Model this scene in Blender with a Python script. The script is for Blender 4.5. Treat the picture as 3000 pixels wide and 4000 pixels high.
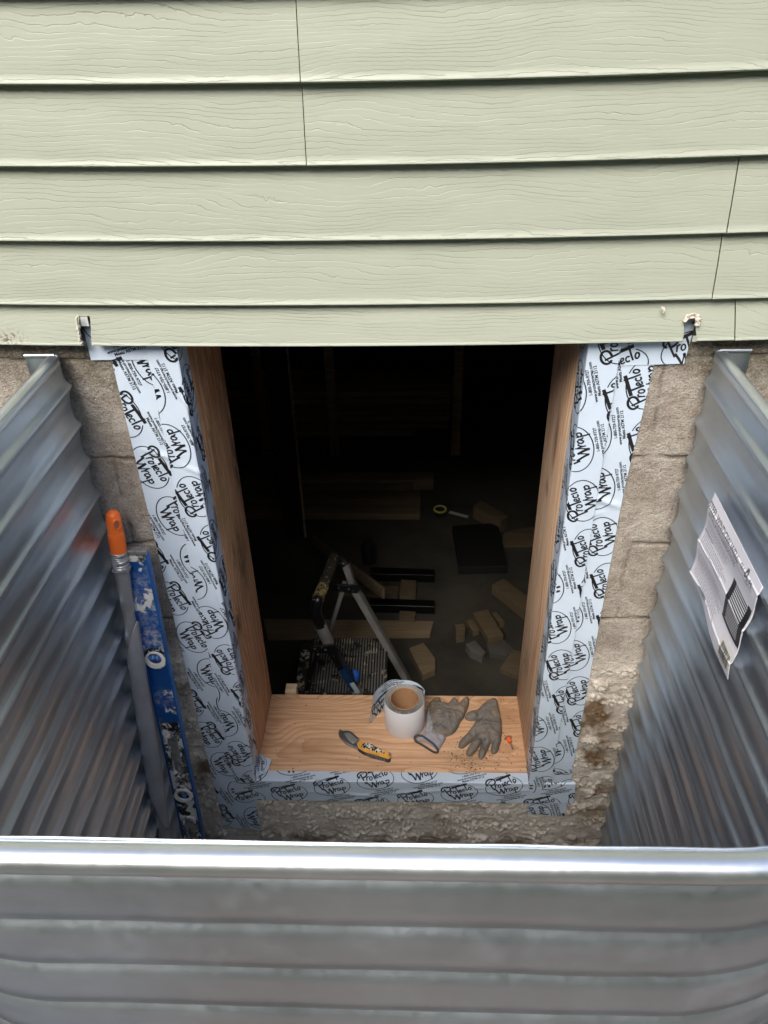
import bpy, bmesh, math, random
import numpy as np
from mathutils import Vector, Matrix, Euler
random.seed(7); rng = np.random.default_rng(7)
PI = math.pi; R = math.radians
for o in list(bpy.data.objects): bpy.data.objects.remove(o)
sc = bpy.context.scene; COL = sc.collection

# ------------------------------------------------------------------ camera
F, PIT, YAW, ROL = 3081.39, 0.60835, -0.043775, -0.025267
CAM = np.array([0.0, -1.28, 1.0])
_fw = np.array([math.sin(YAW)*math.cos(PIT), math.cos(YAW)*math.cos(PIT), -math.sin(PIT)])
_rt = np.array([math.cos(YAW), -math.sin(YAW), 0.0]); _up = np.cross(_rt, _fw)
_r = math.cos(ROL)*_rt + math.sin(ROL)*_up; _u = -math.sin(ROL)*_rt + math.cos(ROL)*_up
cam = bpy.data.cameras.new('camera'); camo = bpy.data.objects.new('camera', cam); COL.objects.link(camo)
camo.matrix_world = Matrix(((_r[0], _u[0], -_fw[0], CAM[0]), (_r[1], _u[1], -_fw[1], CAM[1]), (_r[2], _u[2], -_fw[2], CAM[2]), (0, 0, 0, 1)))
cam.sensor_fit = 'VERTICAL'; cam.sensor_height = 36.0; cam.lens = 36.0*F/4000; cam.clip_start = 0.02; cam.clip_end = 500
cam.dof.use_dof = True; cam.dof.focus_distance = 1.55; cam.dof.aperture_fstop = 15
sc.camera = camo
sc.render.resolution_x = 768; sc.render.resolution_y = 1024

# ------------------------------------------------------------------ sky, sun, exposure
SUN_EL, SUN_AZ = R(47), R(200)          # azimuth of the sun measured from +Y, clockwise
w = bpy.data.worlds.new('World'); sc.world = w; w.use_nodes = True
nt = w.node_tree; bg = nt.nodes['Background']
sky = nt.nodes.new('ShaderNodeTexSky'); sky.sky_type = 'NISHITA'; sky.sun_disc = False
sky.sun_elevation = SUN_EL; sky.sun_rotation = SUN_AZ; sky.air_density = 1.0; sky.dust_density = 3.5; sky.ozone_density = 1.0
nt.links.new(sky.outputs[0], bg.inputs[0]); bg.inputs[1].default_value = 0.15
sl = bpy.data.lights.new('sun', 'SUN'); sl.energy = 1.45; sl.angle = R(32); sl.color = (1.0, 0.96, 0.88)
slo = bpy.data.objects.new('sun', sl); COL.objects.link(slo)
sd = Vector((math.sin(SUN_AZ)*math.cos(SUN_EL), math.cos(SUN_AZ)*math.cos(SUN_EL), math.sin(SUN_EL)))
slo.rotation_euler = sd.to_track_quat('Z', 'Y').to_euler()
sc.view_settings.view_transform = 'Standard'; sc.view_settings.look = 'None'
sc.view_settings.gamma = 1; sc.view_settings.exposure = 1.02

# ------------------------------------------------------------------ helpers
def W(px, py, axis, val):
    """where the sight line through photo pixel (px,py) meets the world plane axis=val"""
    d = (px-1500)/F*_r - (py-2000)/F*_u + _fw
    return CAM + d*(val-CAM[axis])/d[axis]

def tag(o, label=None, cat=None, group=None, kind=None):
    for k, v in (('label', label), ('category', cat), ('group', group), ('kind', kind)):
        if v: o[k] = v
    return o
def thing(name, label, cat, loc=(0, 0, 0), group=None):
    o = bpy.data.objects.new(name, None); COL.objects.link(o); o.location = loc; o.empty_display_size = .05
    return tag(o, label, cat, group)

class MB:
    def __init__(s): s.v = []; s.f = []; s.m = []; s.n = 0
    def add(s, V, Fc, mi=0):
        V = np.asarray(V, float).reshape(-1, 3); s.v.append(V)
        for f in Fc: s.f.append(tuple(int(i)+s.n for i in f))
        s.m += [mi]*len(Fc); s.n += len(V); return s
    def box(s, x0, x1, y0, y1, z0, z1, mi=0, M=None, bev=0):
        if bev:
            b = bev
            bm = bmesh.new(); bmesh.ops.create_cube(bm, size=1)
            for v in bm.verts: v.co = Vector(((x0+x1)/2+v.co.x*(x1-x0), (y0+y1)/2+v.co.y*(y1-y0), (z0+z1)/2+v.co.z*(z1-z0)))
            bmesh.ops.bevel(bm, geom=bm.edges[:], offset=b, segments=2, affect='EDGES', profile=.5)
            bm.verts.ensure_lookup_table()
            V = np.array([v.co[:] for v in bm.verts]); Fc = [[v.index for v in f.verts] for f in bm.faces]; bm.free()
        else:
            V = np.array([(x, y, z) for x in (x0, x1) for y in (y0, y1) for z in (z0, z1)], float)
            Fc = [(0, 1, 3, 2), (4, 6, 7, 5), (0, 4, 5, 1), (2, 3, 7, 6), (0, 2, 6, 4), (1, 5, 7, 3)]
        if M is not None: V = np.array([(M @ Vector(v))[:] for v in V])
        return s.add(V, Fc, mi)
    def tube(s, path, rad, n=16, mi=0, caps=True, up=(0, 0, 1), sx=1.0, sy=1.0):
        P = [Vector(p) for p in path]; rad = [rad]*len(P) if np.isscalar(rad) else rad
        V = []; u = Vector(up)
        for i, p in enumerate(P):
            t = (P[min(i+1, len(P)-1)]-P[max(i-1, 0)]).normalized()
            a = u - t*u.dot(t)
            if a.length < 1e-4: a = Vector((1, 0, 0)) - t*t.x
            a.normalize(); b = t.cross(a); u = a
            for k in range(n):
                an = 2*PI*k/n; V.append(p + (a*math.cos(an)*sx + b*math.sin(an)*sy)*rad[i])
        Fc = []
        for i in range(len(P)-1):
            for k in range(n):
                k2 = (k+1) % n; Fc.append((i*n+k, i*n+k2, (i+1)*n+k2, (i+1)*n+k))
        if caps: Fc.append(tuple(range(n))[::-1]); Fc.append(tuple((len(P)-1)*n+k for k in range(n)))
        return s.add([v[:] for v in V], Fc, mi)
    def grid(s, P, mi=0, closed_u=False, mask=None):
        P = np.asarray(P, float); a, b = P.shape[:2]; Fc = []
        for i in range(a if closed_u else a-1):
            i2 = (i+1) % a
            for j in range(b-1):
                if mask is not None and not mask[i, j]: continue
                Fc.append((i*b+j, i2*b+j, i2*b+j+1, i*b+j+1))
        return s.add(P.reshape(-1, 3), Fc, mi)
    def prism(s, poly, h0, h1, M, mi=0, bev=0.0):
        """poly: 2D outline, extruded h0..h1 along local z, M maps local to world"""
        bm = bmesh.new(); vs = [bm.verts.new((p[0], p[1], h0)) for p in poly]
        f = bm.faces.new(vs); r = bmesh.ops.extrude_face_region(bm, geom=[f])
        nv = [e for e in r['geom'] if isinstance(e, bmesh.types.BMVert)]
        for v in nv: v.co.z = h1
        if bev:
            es = [e for e in bm.edges if all(abs(v.co.z-h1) < 1e-7 for v in e.verts)]
            bmesh.ops.bevel(bm, geom=es, offset=bev, segments=3, affect='EDGES', profile=.5)
        bmesh.ops.recalc_face_normals(bm, faces=bm.faces[:]); bm.verts.ensure_lookup_table()
        V = [(M @ v.co)[:] for v in bm.verts]; Fc = [[v.index for v in f.verts] for f in bm.faces]; bm.free()
        return s.add(V, Fc, mi)
    def build(s, name, mats, parent=None, org=None, smooth=35, solid=0, recalc=False, attrs=None):
        V = np.concatenate(s.v)
        if org is None: org = parent.location if parent is not None else (0, 0, 0)
        if parent is not None:
            p = parent; tot = Vector((0, 0, 0))
            while p is not None: tot += p.location; p = p.parent
            org = tot
        V = V - np.array(org[:])
        me = bpy.data.meshes.new(name); me.from_pydata(V.tolist(), [], s.f); me.update()
        if not isinstance(mats, (list, tuple)): mats = [mats]
        for m in mats: me.materials.append(m)
        if len(mats) > 1: me.polygons.foreach_set('material_index', s.m)
        if attrs:
            for k, a in attrs.items():
                at = me.attributes.new(k, 'FLOAT', 'POINT'); at.data.foreach_set('value', np.asarray(a, np.float32))
        if recalc:
            bm = bmesh.new(); bm.from_mesh(me); bmesh.ops.recalc_face_normals(bm, faces=bm.faces[:]); bm.to_mesh(me); bm.free()
        if smooth:
            me.polygons.foreach_set('use_smooth', [True]*len(me.polygons))
            try: me.set_sharp_from_angle(angle=R(smooth))
            except Exception: pass
        o = bpy.data.objects.new(name, me); COL.objects.link(o)
        if parent is not None: o.parent = parent
        else: o.location = org
        if solid:
            md = o.modifiers.new('thickness', 'SOLIDIFY'); md.thickness = solid; md.offset = -1
        return o

def frame(o, x, y):   # matrix from origin, x axis, approx y axis
    x = Vector(x).normalized(); z = x.cross(Vector(y)).normalized(); y = z.cross(x)
    return Matrix(((x.x, y.x, z.x, o[0]), (x.y, y.y, z.y, o[1]), (x.z, y.z, z.z, o[2]), (0, 0, 0, 1)))

# numpy gradient noise
_G = rng.random((256, 256))*2*PI
def gn(x, y):
    xi = np.floor(x).astype(int); yi = np.floor(y).astype(int); fx = x-xi; fy = y-yi
    u = fx*fx*fx*(fx*(fx*6-15)+10); v = fy*fy*fy*(fy*(fy*6-15)+10)
    def g(a, b, dx, dy):
        an = _G[a & 255, b & 255]; return np.cos(an)*dx+np.sin(an)*dy
    n0 = g(xi, yi, fx, fy)*(1-u)+g(xi+1, yi, fx-1, fy)*u
    n1 = g(xi, yi+1, fx, fy-1)*(1-u)+g(xi+1, yi+1, fx-1, fy-1)*u
    return (n0*(1-v)+n1*v)*1.5
def fbm(x, y, o=4, r=.5):
    t = 0; a = 1
    for i in range(o): t = t+a*gn(x*2**i+i*17.3, y*2**i+i*9.1); a *= r
    return t
def sstep(a, b, x):
    t = np.clip((x-a)/(b-a), 0, 1); return t*t*(3-2*t)

# ------------------------------------------------------------------ material DSL
class S:
    def __init__(s, N, sock): s.N = N; s.k = sock
    def _m(s, op, o=None, o2=None): return s.N.math(op, s, o, o2)
    def __add__(s, o): return s._m('ADD', o)
    __radd__ = __add__
    def __mul__(s, o): return s._m('MULTIPLY', o)
    __rmul__ = __mul__
    def __sub__(s, o): return s._m('SUBTRACT', o)
    def __rsub__(s, o): return s.N.math('SUBTRACT', o, s)
    def __truediv__(s, o): return s._m('DIVIDE', o)
class Mat:
    def __init__(s, name, base=(.5, .5, .5), rough=.6, metal=0.0, spec=.5):
        s.mat = bpy.data.materials.new(name); s.mat.use_nodes = True; s.t = s.mat.node_tree
        s.p = s.t.nodes['Principled BSDF']
        s.set('Base Color', base); s.set('Roughness', rough); s.set('Metallic', metal); s.set('Specular IOR Level', spec)
        s._pos = None
    def plug(s, sock, v):
        if isinstance(v, S): s.t.links.new(v.k, sock)
        elif isinstance(v, (tuple, list)):
            v = tuple(v); sock.default_value = v+(1,) if (len(sock.default_value) == 4 and len(v) == 3) else v
        else: sock.default_value = v
    def set(s, n, v): s.plug(s.p.inputs[n], v); return s
    def math(s, op, a, b=None, c=None):
        n = s.t.nodes.new('ShaderNodeMath'); n.operation = op
        for i, v in enumerate((a, b, c)):
            if v is not None: s.plug(n.inputs[i], v)
        return S(s, n.outputs[0])
    @property
    def pos(s):
        if s._pos is None: s._pos = S(s, s.t.nodes.new('ShaderNodeNewGeometry').outputs['Position'])
        return s._pos
    def obj(s): return S(s, s.t.nodes.new('ShaderNodeTexCoord').outputs['Object'])
    def xyz(s, v=None):
        n = s.t.nodes.new('ShaderNodeSeparateXYZ'); s.plug(n.inputs[0], v or s.pos); return [S(s, o) for o in n.outputs]
    def vec(s, x, y, z):
        n = s.t.nodes.new('ShaderNodeCombineXYZ')
        for i, v in enumerate((x, y, z)): s.plug(n.inputs[i], v)
        return S(s, n.outputs[0])
    def noise(s, v, scale=5, detail=3, rough=.5, dist=0, sc=(1, 1, 1)):
        if sc != (1, 1, 1):
            m = s.t.nodes.new('ShaderNodeMapping'); s.plug(m.inputs[0], v); m.inputs['Scale'].default_value = sc; v = S(s, m.outputs[0])
        n = s.t.nodes.new('ShaderNodeTexNoise'); s.plug(n.inputs['Vector'], v)
        s.plug(n.inputs['Scale'], scale); n.inputs['Detail'].default_value = detail; n.inputs['Roughness'].default_value = rough
        n.inputs['Distortion'].default_value = dist
        return S(s, n.outputs[0])
    def vor(s, v, scale=5, feat='F1', out='Distance'):
        n = s.t.nodes.new('ShaderNodeTexVoronoi'); s.plug(n.inputs['Vector'], v); n.inputs['Scale'].default_value = scale; n.feature = feat
        return S(s, n.outputs[out])
    def map(s, v, a, b, c=0.0, d=1.0, smooth=False):
        n = s.t.nodes.new('ShaderNodeMapRange')
        if smooth: n.interpolation_type = 'SMOOTHSTEP'
        s.plug(n.inputs[0], v)
        for i, q in enumerate((a, b, c, d)): s.plug(n.inputs[i+1], q)
        return S(s, n.outputs[0])
    def mix(s, f, a, b, mode='MIX'):
        n = s.t.nodes.new('ShaderNodeMix'); n.data_type = 'RGBA'; n.blend_type = mode
        s.plug(n.inputs[0], f); s.plug(n.inputs[6], a); s.plug(n.inputs[7], b); return S(s, n.outputs[2])
    def ramp(s, f, st):
        n = s.t.nodes.new('ShaderNodeValToRGB'); s.plug(n.inputs[0], f); e = n.color_ramp.elements
        while len(e) < len(st): e.new(.5)
        for i, (p, c) in enumerate(st): e[i].position = p; e[i].color = tuple(c)+(1,)
        return S(s, n.outputs[0])
    def attr(s, name):
        n = s.t.nodes.new('ShaderNodeAttribute'); n.attribute_name = name; return S(s, n.outputs['Fac'])
    def bump(s, h, strength=.5, dist=.001, normal=None):
        n = s.t.nodes.new('ShaderNodeBump'); n.inputs['Strength'].default_value = strength; n.inputs['Distance'].default_value = dist
        s.plug(n.inputs['Height'], h)
        if normal: s.plug(n.inputs['Normal'], normal)
        r = S(s, n.outputs[0]); s.plug(s.p.inputs['Normal'], r); return r
def plain(name, base, rough=.6, metal=0., spec=.5, var=.0, bs=60, bump=0.0):
    m = Mat(name, base, rough, metal, spec)
    if var or bump:
        n = m.noise(m.obj(), bs, 4, .6)
        if var: m.set('Base Color', m.mix(n, tuple(c*(1-var) for c in base), tuple(min(1, c*(1+var)) for c in base)))
        if bump: m.bump(n, .6, bump)
    return m.mat
def blob(m, a, b, ca, cb, ra, rb):   # gaussian-like spot mask
    u = (a-ca)/ra; v = (b-cb)/rb
    return m.math('EXPONENT', (u*u+v*v)*-1.0)

# siding: embossed vinyl
m = Mat('sage_vinyl', rough=.42); ob = m.xyz(m.obj()); x, _, z = ob
idx = m.math('FLOOR', (z+.0377)/.1092)
xs = x + idx*3.71
n1 = m.noise(m.vec(xs*1.6, idx*5.1, z*6.0), 1.6, 2, .5)
n2 = m.noise(m.vec(xs*75, idx, z*45), 1.0, 4, .7)
n3 = m.noise(m.vec(xs*10, idx*2.0, z*16), 1.0, 3, .6)
v = z*140.0 + n1*12.0 + n2*1.0 + n3*1.7 + xs*1.3
saw = m.math('FRACT', v)
line = m.map(saw, .84, .95, 0, 1)*m.map(saw, 1.0, .96, 0, 1)
msk = m.map(m.noise(m.vec(xs*5, idx, z*30), 1, 2), .36, .56, 0.15, 1)
fine = m.noise(m.vec(xs*55, idx, z*420), 1, 2, .6)
h = line*msk*-1.0 + saw*.10 + fine*.30*m.map(n3, .4, .6, .3, 1)
m.bump(h, 1.0, .0008)
dirt = m.noise(m.vec(x*3, 1.0, z*7), 1.4, 5, .6)
speck = m.map(m.noise(m.vec(x*60, 2.0, z*60), 1.5, 2), .765, .80, 0, .55)
c = m.mix(dirt, (.350, .378, .300), (.394, .419, .337))
c = m.mix(line*msk*.30, c, (.20, .23, .155))
c = m.mix(speck, c, (.10, .08, .05))
rust = blob(m, x, z, W(42, 1322, 1, -.03)[0], W(42, 1322, 1, -.03)[2]-.47, .020, .011)
rn = m.map(m.noise(m.vec(x*160, 0, z*160), 1, 3), .50, .56)
c = m.mix(rust*rn*.95, c, (.13, .06, .045))
m.set('Base Color', c); m.set('Roughness', m.map(fine, 0, 1, .36, .52)); M_SID = m.mat
M_TORN = plain('torn_vinyl', (.62, .56, .47), .7, var=.2, bs=90, bump=.001)
M_WHITE = plain('white_vinyl_back', (.6, .6, .58), .6, var=.1)

# concrete block
m = Mat('foundation_block', rough=.9, spec=.25); x, y, z = m.xyz()
pg = m.attr('parge'); jt = m.attr('joint'); stn = m.attr('stain'); up = m.attr('upper')
big = m.noise(m.pos, 7, 5, .6); med = m.noise(m.pos, 38, 5, .7); crust = m.noise(m.pos, 110, 5, .75); fin = m.noise(m.pos, 330, 4, .75); grit = m.vor(m.pos, 260)
base = m.mix(m.map(big, .35, .65), (.27, .235, .195), (.50, .46, .40))
base = m.mix(m.map(med, .45, .68)*.55, base, (.20, .145, .105))
light = m.mix(m.map(med, .3, .7), (.62, .56, .47), (.84, .78, .69))
base = m.mix(pg, base, light)
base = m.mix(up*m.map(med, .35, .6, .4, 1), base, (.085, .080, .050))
base = m.mix(m.map(fin, .54, .68)*.5, base, (.66, .59, .48))
base = m.mix(m.map(fin, .46, .35)*.55, base, (.06, .048, .035))
base = m.mix(m.map(crust, .52, .66)*.35, base, m.mix(pg, (.46, .38, .28), (.84, .78, .69))); base = m.mix(m.map(crust, .45, .35)*.35, base, (.13, .095, .065)); base = m.mix(jt*.75, base, (.10, .085, .065))
base = m.mix(stn*m.map(fin, .3, .6, .75, 1), base, m.mix(big, (.10, .055, .022), (.20, .115, .045)))
m.set('Base Color', base); m.bump(fin*.75+grit*.45+med*.25+crust*.7, .9, .0038); M_BLOCK = m.mat

# wood
def wood(name, al, ac, light, dark, c0, d0, K=110, knots=(), sat=None, seed=0.0, stain=(), aged=0.0):
    m = Mat(name, rough=.62, spec=.3); q = m.xyz(); a = q['XYZ'.index(al)]; c = q['XYZ'.index(ac)]
    lo = m.noise(m.vec(a*1.7, c*3, seed), 1.3, 2, .5); lo2 = m.noise(m.vec(a*9, c*18, seed+4), 1, 3, .55)
    dc = c-c0+(lo-.5)*.16
    dd = m.noise(m.vec(a*2.3, seed+9, 0), 1, 1)*.10+d0
    rr = m.math('SQRT', dc*dc+dd*dd) + (lo2-.5)*.012
    kd = None
    for (ka, kc, ra, rc, amp, dk) in knots:
        b = blob(m, a, c, ka, kc, ra, rc); rr = rr+b*amp
        if dk: 
            b2 = blob(m, a, c, ka, kc, ra, rc)*m.map(m.noise(m.vec(a*16, c*70, seed+6), 1, 4, .6), .30, .50)*dk; kd = b2 if kd is None else kd+b2
    ring = m.math('FRACT', rr*K)
    late = m.math('POWER', ring, 2.6)*m.map(ring, 1.0, .94)
    fib = m.noise(m.vec(a*14, c*520, seed), 1, 3, .6); fib2 = m.noise(m.vec(a*5, c*90, seed), 1, 3, .6)
    col = m.mix(m.map(late, 0, .8, 0, .85), light, dark)
    col = m.mix(m.map(fib2, .42, .62)*.55, col, tuple(v*.8 for v in dark))
    col = m.mix(m.map(fib, .35, .65)*.28, col, dark)
    if kd is not None: col = m.mix(m.math('MINIMUM', kd, .93), col, (.075, .032, .014))
    for (ka, kc, ra, rc, f, sc_) in stain:
        b = blob(m, a, c, ka, kc, ra, rc)*m.map(m.noise(m.vec(a*10, c*45, seed+2), 1, 4, .65), .36, .56)*f*1.25
        col = m.mix(b, col, sc_)
    if aged: col = m.mix(m.map(lo2, .35, .65)*aged, col, (.26, .20, .14))
    sp = m.map(m.noise(m.vec(a*150, c*150, 0), 1, 2), .76, .80, 0, .7)
    col = m.mix(sp, col, (.07, .04, .02))
    m.set('Base Color', col); m.bump(late*.7+fib*.5, .5, .0006); return m.mat
LT, DK = (.62, .385, .20), (.36, .17, .065)
M_SILL = wood('sill_fir', 'X', 'Y', (.73, .475, .295), (.50, .27, .14), .10, .05, 95,
    knots=((-.385, .15, .07, .06, .05, 0), (-.30, .27, .10, .03, .03, 0), (.02, .04, .16, .02, .02, 0), (.20, .26, .08, .03, .05, 0)),
    stain=((-.28, .10, .10, .03, .30, (.30, .15, .07)), (.14, .07, .06, .04, .42, (.22, .15, .08)), (.17, .10, .05, .03, .35, (.18, .12, .07)), (.24, .22, .08, .06, .35, (.25, .12, .05))), seed=3)
M_JL = wood('left_jamb_fir', 'Z', 'Y', (.82, .52, .31), (.42, .20, .09), .33, .06, 75,
    knots=((.075, .16, .14, .06, .05, .0), (.16, .115, .085, .012, .03, .8), (.05, .075, .03, .03, .03, .35), (-.17, .20, .075, .018, .04, .9), (-.27, .085, .03, .022, .04, 1.1), (-.10, .14, .04, .010, .02, .6)),
    stain=((.06, .10, .10, .05, .8, (.42, .27, .10)), (-.16, .20, .10, .05, .8, (.20, .13, .06)), (.35, .2, .25, .2, .6, (.30, .13, .05)), (.06, .275, .16, .022, .9, (.05, .045, .04)), (-.45, .12, .25, .03, .4, (.55, .25, .10))), seed=11, aged=.25)
M_JR = wood('right_jamb_fir', 'Z', 'Y', (.84, .62, .44), (.56, .33, .18), -.05, .08, 62,
    knots=((.17, .17, .07, .014, .03, 1.0), (.035, .20, .022, .02, .03, .8), (-.52, .20, .04, .035, .05, .35)),
    stain=((.17, .17, .05, .012, .9, (.13, .035, .015)), (.3, .2, .3, .1, .45, (.42, .22, .12)), (-.35, .12, .2, .015, .6, (.45, .16, .06)), (.0, .2, .5, .04, .35, (.45, .38, .32))), seed=23, aged=.1)
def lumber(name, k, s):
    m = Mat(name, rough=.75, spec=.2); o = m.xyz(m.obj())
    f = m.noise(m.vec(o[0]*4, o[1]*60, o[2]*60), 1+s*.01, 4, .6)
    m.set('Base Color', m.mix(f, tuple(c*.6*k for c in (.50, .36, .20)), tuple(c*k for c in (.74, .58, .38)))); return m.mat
M_LUM = lumber('construction_lumber', 1.25, 1); M_OFF = lumber('dimmed_offcut_wood', .24, 6); M_LOW = lumber('shaded_board', .38, 7); M_LUM2 = lumber('weathered_lumber', .95, 5); M_PINE = lumber('bright_pine', 1.15, 8)  # gloom is in the colour: offcuts and low boards dimmed, far lumber brightened

# tape
m = Mat('flashing_tape_film', (.63, .70, .80), .34, spec=.5); n = m.noise(m.pos, 22, 4, .6); n2 = m.noise(m.pos, 260, 2, .6)
m.set('Base Color', m.mix(n, (.53, .625, .735), (.59, .685, .785))); m.set('Roughness', m.map(n, .3, .7, .28, .44)); m.bump(n*.8+n2*.12, .55, .0016); M_TAPE = m.mat
M_INK = plain('black_print', (.012, .012, .014), .45)
M_INKG = plain('grey_print', (.12, .12, .125), .6)

# galvanised steel
def galv(name, base, r0, r1, aniso=0):
    m = Mat(name, base, .3, 1.0); p = m.obj()
    sp = m.vor(p, 120, 'F1', 'Color'); big = m.noise(p, 5.0, 4, .6); sm = m.noise(p, 60, 3, .6)
    sx = m.xyz(p); streak = m.noise(m.vec(sx[0]*3, sx[1]*3, sx[2]*90), 1, 3, .6)
    spv = m.xyz(sp)[0]
    m.set('Roughness', m.map(big*.6+spv*.16+sm*.24, .3, .7, r0, r1))
    dusty = m.map(m.noise(p, 14, 5, .7), .55, .75)*.12
    m.set('Base Color', m.mix(m.map(big, .35, .65), tuple(c*.86 for c in base), base))
    m.set('Metallic', .94-dusty*.7)
    m.bump(big*1.0+sm*.05+streak*.06+spv*.015, .35, .0035); return m.mat
M_GALV = galv('galvanised_steel', (.53, .59, .65), .30, .42)
M_RIM = galv('bright_rolled_steel', (.70, .74, .78), .30, .40)

# generic
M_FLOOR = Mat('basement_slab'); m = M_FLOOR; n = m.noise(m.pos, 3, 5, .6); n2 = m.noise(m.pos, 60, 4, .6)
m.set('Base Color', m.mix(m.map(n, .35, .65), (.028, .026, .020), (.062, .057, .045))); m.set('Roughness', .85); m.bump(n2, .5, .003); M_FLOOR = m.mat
M_BOUNCEWALL = plain('pale_bounce_wall', (.62, .62, .62), .9, var=.2, bs=6)  # kept pale so walls and ceiling bounce daylight onto the far lumber
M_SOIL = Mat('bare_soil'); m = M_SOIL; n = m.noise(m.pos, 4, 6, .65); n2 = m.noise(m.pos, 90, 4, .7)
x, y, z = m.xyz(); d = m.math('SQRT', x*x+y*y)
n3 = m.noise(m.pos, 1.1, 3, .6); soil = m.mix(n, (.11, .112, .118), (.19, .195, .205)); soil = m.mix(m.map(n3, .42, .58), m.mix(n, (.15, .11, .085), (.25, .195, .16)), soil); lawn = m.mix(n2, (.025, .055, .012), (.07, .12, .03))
dw = -.955-y+(n2-.5)*.06; soil = m.mix(m.map(dw, .07, .15), (.028, .024, .020), soil); soil = m.mix(m.map(dw, .45, .75), soil, m.mix(n, (.06, .05, .04), (.13, .11, .09)))  # soil darkened near the steel and farther out, imitating the viewer's shade in reflections
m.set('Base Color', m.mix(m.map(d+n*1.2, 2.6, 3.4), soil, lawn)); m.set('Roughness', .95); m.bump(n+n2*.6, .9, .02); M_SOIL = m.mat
M_GRAVEL = plain('pea_gravel', (.24, .22, .19), .9, var=.5, bs=70, bump=.01)

# ================================================================== SETTING
ZF = -1.67                                    # basement floor
XJL, XJR, ZS, YB = -.409, .300, -.741, .290    # opening: jamb faces, sill top, inner edge
XL, XR, YF, RC, ZR = -.612, .508, -.931, .275, .4533   # steel well

# ground sheet with a hole for the house and the well
def well_path(off=0.0, n=22):
    P = []; xl, xr, yf, r = XL-off, XR+off, YF-off, RC+off
    for i in range(40): P.append((xl, -.012-(i/40)*(-.012-(yf+r)) if 0 else -.012+(i/40)*((yf+r)+.012)))
    for i in range(n): a = PI+(PI/2)*i/n; P.append((xl+r+r*math.cos(a), yf+r+r*math.sin(a)))
    for i in range(30): P.append((xl+r+(xr-xl-2*r)*i/30, yf))
    for i in range(n): a = -PI/2+(PI/2)*i/n; P.append((xr-r+r*math.cos(a), yf+r+r*math.sin(a)))
    for i in range(41): P.append((xr, (yf+r)+(i/40)*(-.012-(yf+r))))
    return P
bm = bmesh.new()
def loop(pts):
    vs = [bm.verts.new((p[0], p[1], 0)) for p in pts]; return [bm.edges.new((vs[i], vs[(i+1) % len(vs)])) for i in range(len(vs))]
es = loop([(-80, -80), (80, -80), (80, 80), (-80, 80)])
hole = [(x, y) for x, y in well_path(.006)]
es += loop([(-4.2, 0), (XL-.006, 0)]+hole[1:-1]+[(XR+.006, 0), (4.2, 0), (4.2, 7), (-4.2, 7)])
bmesh.ops.triangle_fill(bm, edges=es, use_beauty=True)
for v in bm.verts: v.co.z = -.16
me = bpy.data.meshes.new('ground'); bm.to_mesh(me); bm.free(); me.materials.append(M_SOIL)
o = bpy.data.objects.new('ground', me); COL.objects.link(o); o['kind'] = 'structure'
mb = MB(); mb.box(XL-.3, XR+.3, -1.3, -.02, -1.35, -1.16)
tag(mb.build('well_gravel', M_GRAVEL, smooth=0), 'gravel bed at the bottom of the window well', 'gravel', kind='structure')

# basement shell
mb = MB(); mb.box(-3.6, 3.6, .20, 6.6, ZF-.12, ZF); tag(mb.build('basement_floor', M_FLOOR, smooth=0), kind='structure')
mb = MB(); mb.box(-3.6, 3.6, .2, 6.6, .62, .70); tag(mb.build('basement_ceiling', M_BOUNCEWALL, smooth=0), kind='structure')
mb = MB(); mb.box(-3.6, 3.6, 5.2, 5.4, ZF+.001, .619); mb.box(-3.6, -3.4, .21, 5.199, ZF+.001, .619); mb.box(3.4, 3.6, .21, 5.199, ZF+.001, .619)
tag(mb.build('basement_wall', M_BOUNCEWALL, smooth=0), kind='structure')

# foundation wall (dense, weathered patch round the opening + plain blocks beyond)
st = .0038; X0, X1, Z0, Z1 = -.78, .72, -1.20, .53
nx = int((X1-X0)/st)+1; nz = int((Z1-Z0)/st)+1
gx = np.linspace(X0, X1, nx); gz = np.linspace(Z0, Z1, nz); GX, GZ = np.meshgrid(gx, gz, indexing='ij')
wob = fbm(GX*9, GZ*9, 3)*.006
zj = .4357+.2036*np.round((GZ+wob-.4357)/.2036); dj = np.abs(GZ+wob-zj)
k = np.round((zj-.4357)/.2036).astype(int)
def vj(x0, row):   # head joints
    return np.abs(GX+fbm(GX*7, GZ*9, 2)*.004-x0)
course = np.floor((GZ-.4357)/.2036).astype(int)
dv = np.full_like(GX, 9.); 
for cc in range(-9, 2):
    off = .2 if cc % 2 else 0.0
    for xx in np.arange(-.98, 1.2, .4064):
        d = np.abs(GX+wob*.6-(xx+off)); dv = np.where(course == cc, np.minimum(dv, d), dv)
gap = fbm(GX*12, GZ*12+40, 3)
parge = sstep(-.20, -.36, GZ+fbm(GX*6, GZ*6, 3)*.10) * sstep(-.55, .1, GX*-.0+.2)
joint = np.maximum(sstep(.0045, .0012, dj), sstep(.004, .0012, dv)*.6)*sstep(-.75, -.1, gap)
joint = joint*(1-.65*parge)
lump = np.maximum(fbm(GX*26, GZ*34, 4), 0); lump2 = sstep(.18, .65, fbm(GX*70+5, GZ*95, 3))*sstep(-.1, .35, fbm(GX*7, GZ*9+3, 2))
ledge = sstep(.016, .003, np.abs(dj-.006))*sstep(-.2, .4, fbm(GX*14, GZ*5+9, 3))
H = fbm(GX*60, GZ*60, 3)*.0009 + fbm(GX*6, GZ*6+7, 3)*.0016 - joint*.0045
l3 = sstep(.0, .35, fbm(GX*120+9, GZ*150, 3))*sstep(.0, .4, fbm(GX*16+60, GZ*22, 3)); H = H+parge*(lump*.0040+lump2*.0045+l3*.0062+ledge*.007+fbm(GX*110, GZ*110, 2)*.0012)
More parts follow.
